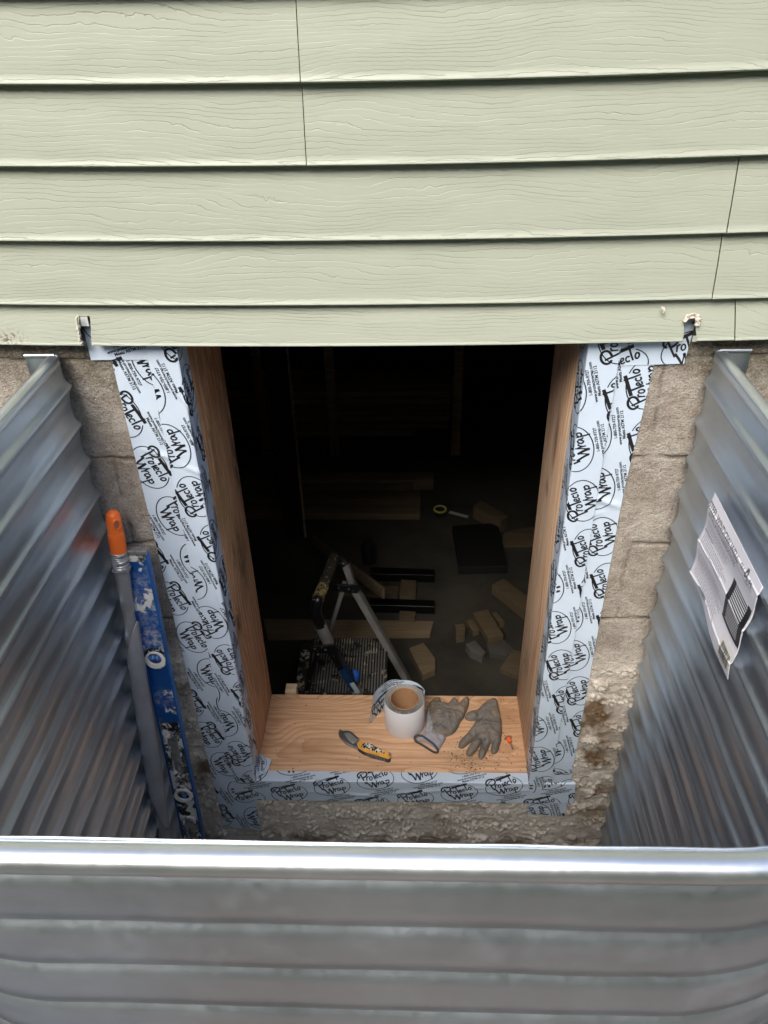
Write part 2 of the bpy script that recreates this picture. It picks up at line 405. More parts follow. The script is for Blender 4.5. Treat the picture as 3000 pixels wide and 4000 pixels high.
H = H+(1-parge)*sstep(.1, .6, fbm(GX*150, GZ*150, 2))*.0006
sR = np.exp(-((GX-.44)/.06)**2-((GZ+.62)/.19)**2)*sstep(-.35, .3, fbm(GX*11, GZ*9+31, 4))
sR += np.exp(-((GX-.425)/.03)**2-((GZ+.50)/.10)**2)*sstep(-.25, .25, fbm(GX*16+50, GZ*13+3, 4))+np.exp(-((GX-.48)/.05)**2-((GZ+.80)/.12)**2)*sstep(-.2, .25, fbm(GX*12+70, GZ*12+3, 4))
sR += np.exp(-((GX-.47)/.035)**2-((GZ+.47)/.07)**2)*sstep(-.1, .35, fbm(GX*15, GZ*14+3, 3))
sB = np.exp(-((GZ+1.03)/.065)**2)*sstep(-.15, .4, fbm(GX*9+3, GZ*12, 4))*.9
sB += np.exp(-((GX-.08)/.12)**2-((GZ+.88)/.06)**2)*sstep(-.1, .5, fbm(GX*14+30, GZ*16, 3))*.55
sL = np.exp(-((GX+.535)/.035)**2-((GZ+.70)/.11)**2)*sstep(-.2, .35, fbm(GX*13+8, GZ*12, 3))
sL += np.exp(-((GX+.54)/.03)**2-((GZ+.40)/.035)**2)*.6
sT = np.exp(-((GX+.55)/.10)**2-((GZ-.20)/.09)**2)*.25*sstep(-.1, .5, fbm(GX*5, GZ*5+77, 3))
stain = np.clip(sR+sB+sL+sT, 0, 1)
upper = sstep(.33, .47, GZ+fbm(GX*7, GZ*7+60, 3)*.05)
cover = ((GX > -.532) & (GX < .415) & (GZ > -.83)) | ((GX > -.57) & (GX < .475) & (GZ > .41)) | ((GX > -.52) & (GX < -.42)) | ((GX > .30) & (GX < .41) & (GZ > -.9))
H = np.where(cover, np.minimum(H, .0012), H)
Pg = np.stack([GX, -H, GZ], -1)
cxm = (gx[:-1]+gx[1:])/2; czm = (gz[:-1]+gz[1:])/2
msk = np.ones((nx, nz), bool)
inx = (cxm > -.4475) & (cxm < .3385); inz = (czm > -.779) & (czm < .52)
msk[:-1, :-1] = ~(inx[:, None] & inz[None, :])
mb = MB(); mb.grid(Pg, mask=msk)
for (a, b, c, d) in ((-4.2, X0, -1.9, 1.0), (X1, 4.2, -1.9, 1.0), (X0, X1, -1.9, Z0), (X0, X1, Z1, 1.0)):
    mb.add([(a, 0, c), (b, 0, c), (b, 0, d), (a, 0, d)], [(0, 1, 2, 3)])
ox0, ox1, oz0, oz1 = -.449, .340, -.781, .53     # reveals + inner face
mb.add([(ox0, .0015, oz0), (ox0, .2, oz0), (ox0, .2, oz1), (ox0, .0015, oz1)], [(0, 1, 2, 3)])
mb.add([(ox1, .0015, oz0), (ox1, .2, oz0), (ox1, .2, oz1), (ox1, .0015, oz1)], [(3, 2, 1, 0)])
mb.add([(ox0, .0015, oz0), (ox1, .0015, oz0), (ox1, .2, oz0), (ox0, .2, oz0)], [(0, 1, 2, 3)])
for (a, b, c, d) in ((-4.2, ox0, -1.9, 1.0), (ox1, 4.2, -1.9, 1.0), (ox0, ox1, -1.9, oz0), (ox0, ox1, oz1, 1.0)):
    mb.add([(a, .2, c), (b, .2, c), (b, .2, d), (a, .2, d)], [(3, 2, 1, 0)])
nt_ = mb.n; ng = nx*nz; ext = nt_-ng
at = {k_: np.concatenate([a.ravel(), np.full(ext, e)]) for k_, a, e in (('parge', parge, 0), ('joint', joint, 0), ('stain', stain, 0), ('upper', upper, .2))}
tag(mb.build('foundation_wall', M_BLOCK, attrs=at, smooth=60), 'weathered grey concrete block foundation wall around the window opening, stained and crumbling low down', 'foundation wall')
print('wall done')

# ------------------------------------------------------------------ siding
sid = thing('siding_wall', 'sage green vinyl lap siding with embossed wood grain above the opening', 'siding', (0, 0, .47))
mb = MB(); mb.box(-4.2, 4.2, .002, .19, 1.001, 3.2); mb.build('sheathing', M_BOUNCEWALL, sid, smooth=0)
def sag(x): return .0056*np.minimum((np.abs(x+.03)/.57)**2, 2.2)
def course_prof(z1, z0, out, first):
    h = z1-z0; P = []
    if first: P.append((-.008, z1+.012))
    for i in range(13):
        t = i/12; P.append((-.0135-.0155*t-.0010*math.sin(PI*t), z1-.0005-(h-.0045)*t))
    P += [(-.0303, z0+.0028), (-.0306, z0+.0012), (-.0295, z0+.0001), (-.027, z0-.0004), (-.020, z0), (-.0125, z0+.0008)]
    return [(y-out, z) for y, z in P]
CZ = [.470, .5415, .645, .755, .864]+[.864+.1092*i for i in range(1, 22)]
def panel(name, rows, xl, xr, nxs):
    """rows: list of (y,z); xl,xr functions of z"""
    us = np.linspace(0, 1, nxs); us[1] = .0001; us[-2] = .9999; G = np.zeros((nxs, len(rows), 3))
    for j, (y, z) in enumerate(rows):
        x = xl(z)+(xr(z)-xl(z))*us; G[:, j, 0] = x; G[:, j, 1] = y-.0006*np.sin(x*5+z*9); G[:, j, 2] = z+sag(x)
    mb = MB(); mb.grid(G); return mb
cst = lambda v: (lambda z: v)
xsL = -.1560; xsR = .4795
def lean(a, b, za, zb): return lambda z: a+(b-a)*(z-za)/(zb-za)
pairs = [(1, 3, [(-3.6, xsR, 0), (xsR+.0013, 3.6, .0012)]), (3, 5, [(-3.6, xsL-.0013, 0), (xsL, 3.6, .0012)])]
zt = 5; alt = [-.9, .7, -1.6, 1.3, -.4, 2.0, .1, -1.1, .9]
for i in range(9): pairs.append((zt+2*i, zt+2*i+2, [(-3.6, alt[i]+.02, 0), (alt[i], 3.6, .0026)]))
for a, b, segs in pairs:
    for x0, x1, out in segs:
        rows = []
        for c_ in range(b-1, a-1, -1): rows += course_prof(CZ[c_+1], CZ[c_], out, c_ == b-1)
        panel('p', rows, cst(x0), cst(x1), 90).build('siding_panel', M_SID, sid, smooth=50, solid=.0011)
# the cut bottom course with its two torn notches
rows = course_prof(CZ[1], CZ[0], 0, True)
def wx(px, py): return float(W(px, py, 1, -.03)[0])
def wz(px, py): return float(W(px, py, 1, -.03)[2])-float(sag(wx(px, py)))
def edge(pts):
    zs = [wz(*p) for p in pts]; xs = [wx(*p) for p in pts]
    zs, xs = zip(*sorted(zip(zs, xs)))
    return lambda z: float(np.interp(z, zs, xs))
eL1 = edge([(300, 1236), (303, 1258), (302, 1272), (313, 1282), (308, 1290), (316, 1312), (314, 1322), (321, 1336), (324, 1346)])
eL2 = edge([(343, 1243), (349, 1270), (353, 1300), (356, 1325), (358, 1340)])
eR1 = edge([(2694, 1243), (2684, 1250), (2676, 1258), (2674, 1285), (2672, 1308), (2671, 1316), (2667, 1322), (2666, 1330)])
eR2 = edge([(2716, 1243), (2719, 1250), (2720, 1289), (2722, 1334)])
eS = lean(wx(2870, 1328), wx(2884, 1180), wz(2870, 1328), wz(2884, 1180))
zn = wz(322, 1243); zn2 = wz(2700, 1246)
def dens(rows):
    out = []
    for i in range(len(rows)-1):
        out.append(rows[i])
        if rows[i][1]-rows[i+1][1] > .004: out += [tuple(np.array(rows[i])*(1-k/3)+np.array(rows[i+1])*k/3) for k in (1, 2)]
    return out+[rows[-1]]
rows = dens(rows)
bot = MB()
def seg(xl, xr, zmin=None, nn=40, out=0):
    rw = [(y-out, z) for y, z in rows if zmin is None or z >= zmin]
    if zmin is not None: rw.append((np.interp(zmin, [r_[1] for r_ in rows][::-1], [r_[0] for r_ in rows][::-1])-out, zmin))
    us = np.linspace(0, 1, nn); G = np.zeros((nn, len(rw), 3))
    for j, (y, z) in enumerate(rw):
        zq = max(z, CZ[0]+.002); a, b = xl(zq), xr(zq)
        if nn > 30: t = us**3 if xl(zq) > -3 and xr(zq) > 3 else (1-(1-us)**3 if xl(zq) < -3 else us)
        else: t = us
        t = np.array(t); t[1] = .0004/(b-a); t[-2] = 1-.0004/(b-a)
        x = a+(b-a)*t; G[:, j, 0] = x; G[:, j, 1] = y; G[:, j, 2] = z+sag(x)
    return G
for args in ((cst(-3.6), eL1), (eL1, eL2, zn, 8), (eL2, eR1, None, 60), (eR1, eR2, zn2, 8), (eR2, lambda z: eS(z)-.0012)):
    bot.grid(seg(*args))
bot.build('siding_panel', M_SID, sid, smooth=50, solid=.0011)
b2 = MB(); b2.grid(seg(eS, cst(3.6), None, 40, .0019)); b2.build('siding_panel', M_SID, sid, smooth=50, solid=.0011)
# torn plastic lips
def torn(pts, r, name='torn_edge', mt=None, yo=-.031):
    P = []; rr = []
    for i in range(len(pts)-1):
        for t in np.linspace(0, 1, 6, endpoint=False):
            q = np.array(pts[i])*(1-t)+np.array(pts[i+1])*t; p = W(q[0], q[1], 1, yo)
            P.append((p[0]+rng.normal()*.0008, p[1]+rng.normal()*.0007, p[2]+rng.normal()*.0008)); rr.append(r*(.6+.7*rng.random()))
    rr[0] *= .3; rr[-1] *= .3
    return MB().tube(P, rr, 7, sx=.5).build(name, mt or M_TORN, sid, smooth=80)
torn([(305, 1232), (299, 1250), (300, 1272), (306, 1290), (311, 1310), (314, 1330), (322, 1344)], .0035)
torn([(2672, 1262), (2680, 1245), (2692, 1234), (2706, 1228), (2720, 1232), (2729, 1246), (2727, 1262), (2722, 1276)], .0040)
torn([(2690, 1242), (2703, 1236), (2715, 1240)], .0026)
torn([(2588, 1199), (2592, 1210), (2594, 1222)], .0028, mt=M_TORN)
mb = MB(); a = W(302, 1240, 1, -.018); b = W(345, 1273, 1, -.018); mb.box(a[0], b[0]+.002, -.019, -.0175, b[2], a[2]+.004); mb.build('nailing_strip', M_WHITE, sid, smooth=0)
mb = MB(); a = W(2707, 1312, 1, -.03); b = W(2722, 1334, 1, -.03); mb.box(a[0], b[0], -.0305, -.0295, b[2], a[2]); mb.build('cut_tab', M_SID, sid, smooth=0)

# ------------------------------------------------------------------ wooden window buck
buck = thing('window_buck', 'raw fir frame of wide boards lining the window opening, with reddish side boards', 'window frame', ((XJL+XJR)/2, .1, ZS))
MB().box(XJL-.038, XJL, .0012, YB, ZS+.0005, .476, bev=.0015).build('jamb', M_JL, buck)
MB().box(XJR, XJR+.038, .0012, YB+.004, ZS+.0005, .476, bev=.0015).build('jamb', M_JR, buck)
MB().box(XJL-.038, XJR+.038, .0012, YB, ZS-.038, ZS, bev=.0015).build('sill_board', M_SILL, buck)
MB().box(XJL-.038, XJR+.038, .0012, YB, .4765, .515, bev=.0015).build('header_board', M_JL, buck)

# ------------------------------------------------------------------ steel window well
def ridge(z):
    z = np.asarray(z, float); c = np.zeros_like(z)
    for k in range(22):
        d = z-(.397-.0765*k); c += .0088*np.where(d > 0, np.exp(-(np.abs(d)/.0062)**2.0), np.exp(-(np.abs(d)/.0105)**1.9))-.0046*np.exp(-((d-.030)/.019)**2)
    return c
well = thing('window_well', 'tall U shaped corrugated galvanised steel window well bolted to the house wall', 'window well', (-.05, -.47, -1.15))
pth = np.array([(XL-.064, -.0125), (XL-.045, -.0125), (XL-.02, -.0125), (XL-.008, -.013), (XL-.002, -.016), (XL, -.023)]
               + [p for p in well_path()][1:-1]
               + [(XR, -.023), (XR+.002, -.016), (XR+.008, -.013), (XR+.02, -.0125), (XR+.045, -.0125), (XR+.064, -.0125)])
dr = np.gradient(pth, axis=0); dr /= np.linalg.norm(dr, axis=1)[:, None]; nrm = np.stack([-dr[:, 1], dr[:, 0]], 1)
amp = np.ones(len(pth)); amp[:5] = .45; amp[-5:] = .45
zz = np.concatenate([np.arange(ZR-.002, -.30, -.0030), np.arange(-.30, -1.16, -.0045)])
cc = ridge(zz); nearrim = sstep(ZR-.03, ZR-.02, zz)
sarc = np.concatenate([[0], np.cumsum(np.linalg.norm(np.diff(pth, axis=0), axis=1))])
SA, ZA = np.meshgrid(sarc, zz, indexing='ij')
dent = fbm(SA*3.1, ZA*2.2+5, 3)*.0016+fbm(SA*11, ZA*9, 2)*.0005
tops = np.where((np.arange(len(pth)) < 5) | (np.arange(len(pth)) > len(pth)-6))[0]
G = np.zeros((len(pth), len(zz), 3)); off = amp[:, None]*cc[None, :]+dent*amp[:, None]
G[:, :, 0] = pth[:, 0][:, None]+nrm[:, 0][:, None]*off; G[:, :, 1] = pth[:, 1][:, None]+nrm[:, 1][:, None]*off; G[:, :, 2] = ZA
mb = MB(); mb.grid(G); mb.build('corrugated_shell', M_GALV, well, smooth=70, solid=.0011)
rp = pth[5:-5]; rn = nrm[5:-5]; q = []
prof = [(PI*1.1*(i/14)-.25) for i in range(17)]
mb = MB(); mb.tube([(p[0]-n[0]*.0118, p[1]-n[1]*.0118, ZR-.0115) for p, n in zip(rp, rn)], .0123, 24, up=(0, 0, 1))
mb.build('rolled_rim', M_RIM, well, smooth=80)
for s_, xx in ((-1, XL), (1, XR)):
    mb = MB(); mb.tube([(xx+s_*(.064-.0105*i), -.0135, ZR-.0035) for i in range(6)], .0042, 10); mb.build('flange_lip', M_RIM, well, smooth=80)

# instruction sheet on the right hand wall of the well: (a along the wall from the house, b downwards)
def text_geo(txt, bold=0.0, res=2):
    c = bpy.data.curves.new('t', 'FONT'); c.body = txt; c.size = 1; c.resolution_u = res; c.offset = bold; c.align_x = 'CENTER'
    o = bpy.data.objects.new('t', c); me = bpy.data.meshes.new_from_object(o)
    V = np.array([v.co[:2] for v in me.vertices]); bm = bmesh.new(); bm.from_mesh(me); bmesh.ops.triangulate(bm, faces=bm.faces[:])
    Fc = np.array([[v.index for v in f.verts] for f in bm.faces]); bm.free()
    bpy.data.objects.remove(o); bpy.data.curves.remove(c); bpy.data.meshes.remove(me); return V, Fc
def stroke(pts, wd, close=False, cap=.5):
    P = np.array(pts, float); n = len(P); wds = np.full(n, wd) if np.isscalar(wd) else np.array(wd, float)
    T = np.gradient(P, axis=0) if not close else np.roll(P, -1, 0)-np.roll(P, 1, 0)
    T /= np.linalg.norm(T, axis=1)[:, None]+1e-9; N = np.stack([-T[:, 1], T[:, 0]], 1)
    V = np.concatenate([P+N*wds[:, None]/2, P-N*wds[:, None]/2]); Fc = []
    for i in range(n if close else n-1): j = (i+1) % n; Fc += [(i, j, n+j), (i, n+j, n+i)]
    return V, np.array(Fc)
def smooth_line(pts, k=2):
    P = np.array(pts, float)
    for _ in range(k):
        Q = [P[0]]
        for i in range(len(P)-1): Q += [P[i]*.75+P[i+1]*.25, P[i]*.25+P[i+1]*.75]
        P = np.array(Q+[P[-1]])
    return P
def merge(L):
    V, Fc, n = [], [], 0
    for v, f in L: V.append(v); Fc.append(f+n); n += len(v)
    return np.concatenate(V), np.concatenate(Fc)
def xf(g, s=1, rot=0, t=(0, 0), sy=None):
    V, f = g; V = V*np.array([s, s if sy is None else sy]); c, s_ = math.cos(rot), math.sin(rot)
    return np.stack([V[:, 0]*c-V[:, 1]*s_+t[0], V[:, 0]*s_+V[:, 1]*c+t[1]], 1), f
def rect(x0, x1, y0, y1, nx=6, ny=1):
    V = [(x0+(x1-x0)*i/nx, y0+(y1-y0)*j/ny) for i in range(nx+1) for j in range(ny+1)]; Fc = []
    for i in range(nx):
        for j in range(ny): a = i*(ny+1)+j; b = a+ny+1; Fc += [(a, b, b+1), (a, b+1, a+1)]
    return np.array(V), np.array(Fc)

sheet = thing('instruction_sheet', 'white printed instruction sheet stuck on the corrugated steel with a barcode label', 'paper sheet', tuple(W(2810, 2280, 0, XR-.02)))
pc = [W(2775, 1922, 0, XR-.016), W(2965, 2295, 0, XR-.016), W(2822, 2655, 0, XR-.016), W(2678, 2238, 0, XR-.016)]
pc = [np.array(p[1:]) for p in pc]   # TL TR BR BL (y,z)
PW, PH = .245, .195
def sheet_pt(u, v, off=0.0):        # u 0..PW along heading, v 0..PH downwards
    a = (u/PW); b = v/PH; a, b = np.broadcast_arrays(a, b)
    yz = (pc[0][None]*((1-a)*(1-b))[:, None]+pc[1][None]*(a*(1-b))[:, None]+pc[2][None]*(a*b)[:, None]+pc[3][None]*((1-a)*b)[:, None])
    z = yz[:, 1]; c = sum(ridge(z+d_)*g_ for d_, g_ in ((-.024, .05), (-.016, .12), (-.008, .2), (0, .26), (.008, .2), (.016, .12), (.024, .05)))
    lift = .006*np.maximum(b-.35, 0)**1.0*np.maximum(a-.3, 0)*1.6
    bow = .0035*np.sin(a*7+b*3)*b+.004*(1-b)
    x = XR-np.maximum(c*.6+.0066, ridge(z)+.0012)-lift-bow-off
    return np.stack([x, yz[:, 0], z], 1)
uu = np.linspace(0, PW, 60); vv = np.linspace(0, PH, 220); U, V_ = np.meshgrid(uu, vv, indexing='ij')
M_PAPER = plain('white_paper', (.74, .73, .78), .55, var=.03, bs=20)
M_STICK = plain('cream_sticker', (.72, .70, .66), .5)
mb = MB(); mb.grid(sheet_pt(U.ravel(), V_.ravel()).reshape(60, 220, 3))
mb.build('paper', M_PAPER, sheet, smooth=80, solid=.0003)
L = [xf(text_geo('STEEL WINDOW WELL', .012), .0150, 0, (.080, -.028), sy=.0185), xf(text_geo('INSTALLATION INSTRUCTIONS'), .0098, 0, (.079, -.043), sy=.0125),
     rect(.010, .205, -.0325, -.0318, 40)]
dk = [xf(text_geo('SH', .01), .013, 0, (.176, -.024)), xf(text_geo('PE', .01), .013, 0, (.2150, -.024)), xf(text_geo('PRODUCTS'), .0055, 0, (.209, -.0305)),
      stroke([(.1885, -.026), (.194, -.008), (.1955, -.008), (.202, -.026)], [.003, .0045, .0045, .0025]), stroke([(.1885, -.026), (.193, -.0225), (.197, -.0225)], .003)]
for i in range(26):
    y0 = -.052-.0049*i; 
    if i in (5, 12, 13): continue
    x1_ = (.135 if i < 14 else .15) - (.03*rng.random())
    t = .012
    while t < x1_:
        l = .004+.007*rng.random(); L.append(rect(t, min(t+l, x1_), y0-.0008, y0, 2)); t += l+.0016
L.append(xf(text_geo('INSTALLATION', .015), .006, 0, (.03, -.052-.0049*5-.001)))
# picture of a steel well
pic = [stroke([(.160, -.060), (.166, -.135)], .014), stroke([(.232, -.052), (.236, -.128)], .014), stroke([(.165, -.132), (.236, -.126)], .006)]
pic += [stroke([(.168+.0012*i/14, -.062-.0048*i), (.229+.003*i/14, -.058-.0048*i)], .0022) for i in range(14)]
def subdiv(V, Fc, L_=.0022):
    for _ in range(9):
        T = V[Fc]; el = np.stack([np.linalg.norm(T[:, (i+1) % 3]-T[:, i], axis=1) for i in range(3)], 1); big = el.max(1) > L_
        if not big.any(): break
        T2 = T[big]; k_ = el[big].argmax(1); r_ = np.arange(len(T2)); a, b, c_ = T2[r_, k_], T2[r_, (k_+1) % 3], T2[r_, (k_+2) % 3]; m_ = (a+b)/2
        V = np.concatenate([T[~big].reshape(-1, 2), np.stack([a, m_, c_], 1).reshape(-1, 2), np.stack([m_, b, c_], 1).reshape(-1, 2)]); Fc = np.arange(len(V)).reshape(-1, 3)
    return V, Fc
def to_mesh(parts, off):
    V, Fc = subdiv(*merge(parts)); return sheet_pt(V[:, 0], -V[:, 1], off), Fc
mb = MB(); V, Fc = to_mesh(L+dk, .0010); mb.add(V, Fc); mb.build('printed_text', M_INKG, sheet, smooth=0)
mb = MB(); V, Fc = to_mesh(pic, .0010); mb.add(V, Fc); mb.build('printed_picture', M_INK, sheet, smooth=0)
mb = MB(); V, Fc = to_mesh([rect(.192, .2445, -.190, -.142, 10, 40)], .0012); mb.add(V, Fc); mb.build('barcode_sticker', M_STICK, sheet, smooth=0)
bars = []; t = .2005
while t < .2375: l = .0006+.0012*rng.random(); bars.append(rect(t, t+l, -.180, -.152, 1, 24)); t += l+.0006+.0010*rng.random()
bars.append(xf(text_geo('7 70514 06132 4'), .0045, 0, (.219, -.1855)))
mb = MB(); V, Fc = to_mesh(bars, .0018); mb.add(V, Fc); mb.build('barcode', M_INK, sheet, smooth=0)

# ------------------------------------------------------------------ printed flashing tape
def logo():
    G = []; S_ = lambda p, w_, k=2: G.append(stroke(smooth_line(p, k), w_*1.35))
    th = np.linspace(.32*PI, .32*PI+2*PI*.985, 46)
    el = np.stack([50+50*np.cos(th), 33+32*np.sin(th)], 1)
    keep = [i for i, p in enumerate(el)]
    G.append(stroke(el[2:18], 2.0)); G.append(stroke(el[17:40], 2.0)); G.append(stroke(el[39:46], 1.9))
    S_([(13, 58), (17, 46), (20, 36), (23, 27)], 2.8, 1)          # P stem
    S_([(11, 47), (5, 51), (6, 59), (15, 64), (27, 63), (32, 56), (28, 49), (19, 46)], 3.2)
    S_([(29, 47), (28, 41), (27, 35)], 2.2); S_([(28, 41), (30, 46), (33, 47), (34, 45)], 2.2)
    S_([(40, 46), (36, 44), (35, 38), (38, 35), (42, 37), (43, 43), (40, 46)], 2.2)
    S_([(44, 62), (47, 50), (50, 36)], 3.0, 1)                                                      # T stem
    S_([(34, 57.5), (50, 60.5), (66, 63), (78, 65)], 4.6, 1)                                         # bar
    S_([(52, 42), (58, 44), (58, 48), (54, 48), (52, 43), (54, 38), (60, 40)], 2.2)
    S_([(69, 48), (64, 49), (61, 44), (64, 39), (69, 41)], 2.3)
    S_([(69, 68), (71, 54), (74, 40)], 2.6, 1)
    S_([(83, 52), (79, 50), (78, 44), (81, 41), (85, 44), (86, 49), (83, 52)], 2.4)
    S_([(24, 33), (31, 20), (34, 10)], 3.2, 1); S_([(34, 10), (38, 22), (40, 30)], 2.0, 1)
    S_([(39, 30), (44, 18), (46, 8)], 3.8, 1); S_([(46, 8), (49, 20), (52, 33)], 2.0, 1)
    S_([(52, 29), (54, 20), (54, 14)], 2.2); S_([(54, 19), (57, 26), (61, 27)], 2.2)
    S_([(69, 27), (63, 26), (61, 20), (64, 16), (69, 20), (70, 27), (71, 18), (74, 17)], 2.4)
    S_([(76, 28), (77, 16), (78, 4)], 2.4, 1); S_([(77, 24), (83, 28), (86, 23), (82, 18), (77, 20)], 2.4)
    V, Fc = merge(G); V = (V-np.array([50, 33]))*np.array([.00096, .00106]); return V, Fc
LOGO = logo()
TXT = merge([xf(text_geo('1-800-759-9727', .030), .0080, 0, (.004, -.0430)), xf(text_geo('www.protectowrap.com', .030), .0080, 0, (.003, -.0503)), xf(text_geo('Meets ASTM 2112', .030), .0080, 0, (.004, -.0576))])
CELL = merge([LOGO, xf(TXT, 1, R(2), (.006, 0))])
LA, LB = np.array([.114, .028]), np.array([-.010, -.103])
def clip(V, Fc, L_, w_, lo=0.0):
    T = V[Fc]; mn = T.min(1); mx = T.max(1)
    ok = (mx[:, 0] > lo) & (mn[:, 0] < L_) & (mx[:, 1] > 0) & (mn[:, 1] < w_)
    Fc = Fc[ok]; u, inv = np.unique(Fc, return_inverse=True); V = V[u].copy(); Fc = inv.reshape(-1, 3)
    V[:, 0] = np.clip(V[:, 0], lo+.0002, L_-.0002); V[:, 1] = np.clip(V[:, 1], .0003, w_-.0003); return V, Fc
def prints(L_, w_, s0, t0, tilt=R(14)):
    out = []
    for i in range(-14, 15):
        for j in range(-6, 7):
            c = np.array([s0, t0])+LA*i+LB*j
            if -.08 < c[0] < L_+.08 and -.07 < c[1] < w_+.08:
                V, Fc = clip(*xf(CELL, 1, tilt, c), L_, w_)
                if len(Fc): out.append((V, Fc))
    return merge(out)
def pathfn(pts, r=.003):
    P = [np.array(p, float) for p in pts]; out = [P[0]]
    for i in range(1, len(P)-1):
        a = P[i-1]-P[i]; b = P[i+1]-P[i]; la, lb = np.linalg.norm(a), np.linalg.norm(b); rr = min(r, la*.45, lb*.45)
        p0 = P[i]+a/la*rr; p2 = P[i]+b/lb*rr
        for t in np.linspace(0, 1, 7): out.append(p0*(1-t)**2+2*P[i]*t*(1-t)+p2*t*t)
    out.append(P[-1]); out = np.array(out); L_ = np.concatenate([[0], np.cumsum(np.linalg.norm(np.diff(out, axis=0), axis=1))])
    def f(t):
        q = np.stack([np.interp(t, L_, out[:, 0]), np.interp(t, L_, out[:, 1])], 1)
        e = 2e-3; qa = np.stack([np.interp(t-e, L_, out[:, 0]), np.interp(t-e, L_, out[:, 1])], 1); qb = np.stack([np.interp(t+e, L_, out[:, 0]), np.interp(t+e, L_, out[:, 1])], 1)
        d = qb-qa; d /= np.linalg.norm(d, axis=1)[:, None]+1e-9; return q, d
    return f, L_[-1]
def tape(label, kind, cross, s_len, start, s0, t0, creases=(), shear=None, wr=.0005, seed=0, ends=None, group='strips of printed flashing tape', cuts=None):
    """kind 'down','up': cross-section in (x,y), s runs along z; 'side': cross-section in (y,z), s runs along x"""
    f, w_ = pathfn(cross)
    def P(s, t, off=0.0):
        q, d = f(t); wv = fbm(s*16+seed, t*22+seed*2, 3)*wr+fbm(s*4+seed*3, t*3, 2)*wr*1.6
        for (cs, ct, ang, ln, wd, am) in creases:
            u = (s-cs)*math.cos(ang)+(t-ct)*math.sin(ang); v = -(s-cs)*math.sin(ang)+(t-ct)*math.cos(ang)
            wv = wv+am*np.exp(-(v/wd)**2)*np.exp(-(u/ln)**4)
        h = np.maximum(wv, -.0006)+off
        if kind == 'side':      # d=(dy,dz); outward normal
            n = np.stack([-d[:, 1], d[:, 0]], 1); X = start+s
            if shear is not None: q = q+np.stack([np.zeros_like(s), shear(s)], 1)
            return np.stack([X, q[:, 0]+n[:, 0]*h, q[:, 1]+n[:, 1]*h], 1)
        if kind == 'down': n = np.stack([d[:, 1], -d[:, 0]], 1); Z = start-s
        else: n = np.stack([-d[:, 1], d[:, 0]], 1); Z = start+s
        if shear is not None: q = q+np.stack([shear(Z)*sstep(0.012, .02, np.abs(q[:, 1]-.02)*0+1), np.zeros_like(s)], 1)
        return np.stack([q[:, 0]+n[:, 0]*h, q[:, 1]+n[:, 1]*h, Z], 1)
    ns = int(s_len/.005)+2; ntt = int(w_/.0022)+2
    S1, T1 = np.meshgrid(np.linspace(0, s_len, ns), np.linspace(0, w_, ntt), indexing='ij')
    def endw(s, t):
        if ends is None: return s
        e0, e1 = ends(t/w_); return s*(s_len-e0-e1)/s_len+e0
    mb = MB(); mb.grid(P(endw(S1, T1).ravel(), T1.ravel()).reshape(ns, ntt, 3)); nbase = len(mb.f)
    V, Fc = prints(s_len, w_, s0, t0)
    if ends is not None:
        e0, e1 = ends(V[:, 1]/w_); V[:, 0] = np.clip(V[:, 0], e0+.0002, s_len-e1-.0002)
    mb.add(P(V[:, 0], V[:, 1], .00045), Fc, 1)
    o = mb.build('flashing_tape', [M_TAPE, M_INK], None, org=tuple(P(np.array([0.]), np.array([w_/2]))[0]), smooth=40)
    return tag(o, label, 'flashing tape', group)
def rag(seed, a=.006): 
    return lambda t: (0*t+a*.4*(1+np.sin(t*9+seed)), 0*t+a*(.5+.5*np.sin(t*6+seed*2)))
y1, y2, y3, y4 = -.0035, -.0052, -.0070, -.0090
tape('outer vertical tape strip left of the opening, running below the sill tape', 'down', [(-.529, y1), (-.427, y1)], 1.43, .470, .37, .052,
     creases=[(.23, .06, 1.25, .05, .005, .0035), (.24, .03, .9, .03, .004, .002)], shear=lambda z: (.47-z)*.006, seed=1, ends=lambda t: (0*t, .016*(1-t)**2+.004*np.sin(t*12)))
tape('outer vertical tape strip right of the opening, next to the bare block', 'up', [(.405, y1), (.303, y1)], 1.165, -.700, .75, .025,
     creases=[(.84, .045, 1.2, .05, .006, .004), (.80, .06, 1.9, .03, .004, .002)], seed=2, shear=lambda z: .012*sstep(.1, .45, z))
tape('short tape end sticking out below the sill tape at the lower right corner', 'up', [(.406, y1+.0008), (.304, y1+.0008)], .20, -.885, .01, .07, seed=3, ends=lambda t: (.004+.010*t+.002*np.sin(t*14), 0*t))
tape('tape end under the siding at the upper left notch, over the outer strip', 'side', [(y2, .437), (y2, .541)], .115, -.5645, .048, .068, seed=4)
tape('tape end under the siding at the upper right notch', 'side', [(y2, .419), (y2, .523)], .125, .349, .02, .100, seed=5, shear=lambda s: s*.03, ends=lambda t: (0*t, .006*(1-t)))
tape('horizontal tape strip folded over the front edge of the sill', 'side', [(y3, -.8215), (y3, -.7395), (.024, -.7390)], .892, -.4697, .26, .058,
     creases=[(.5, .045, .12, .2, .006, .0016), (.3, .03, -.1, .12, .005, .0012), (.7, .05, .06, .15, .006, .0012)], wr=.0007, seed=6, ends=lambda t: (0*t, .006*t), shear=lambda s: s*.002)
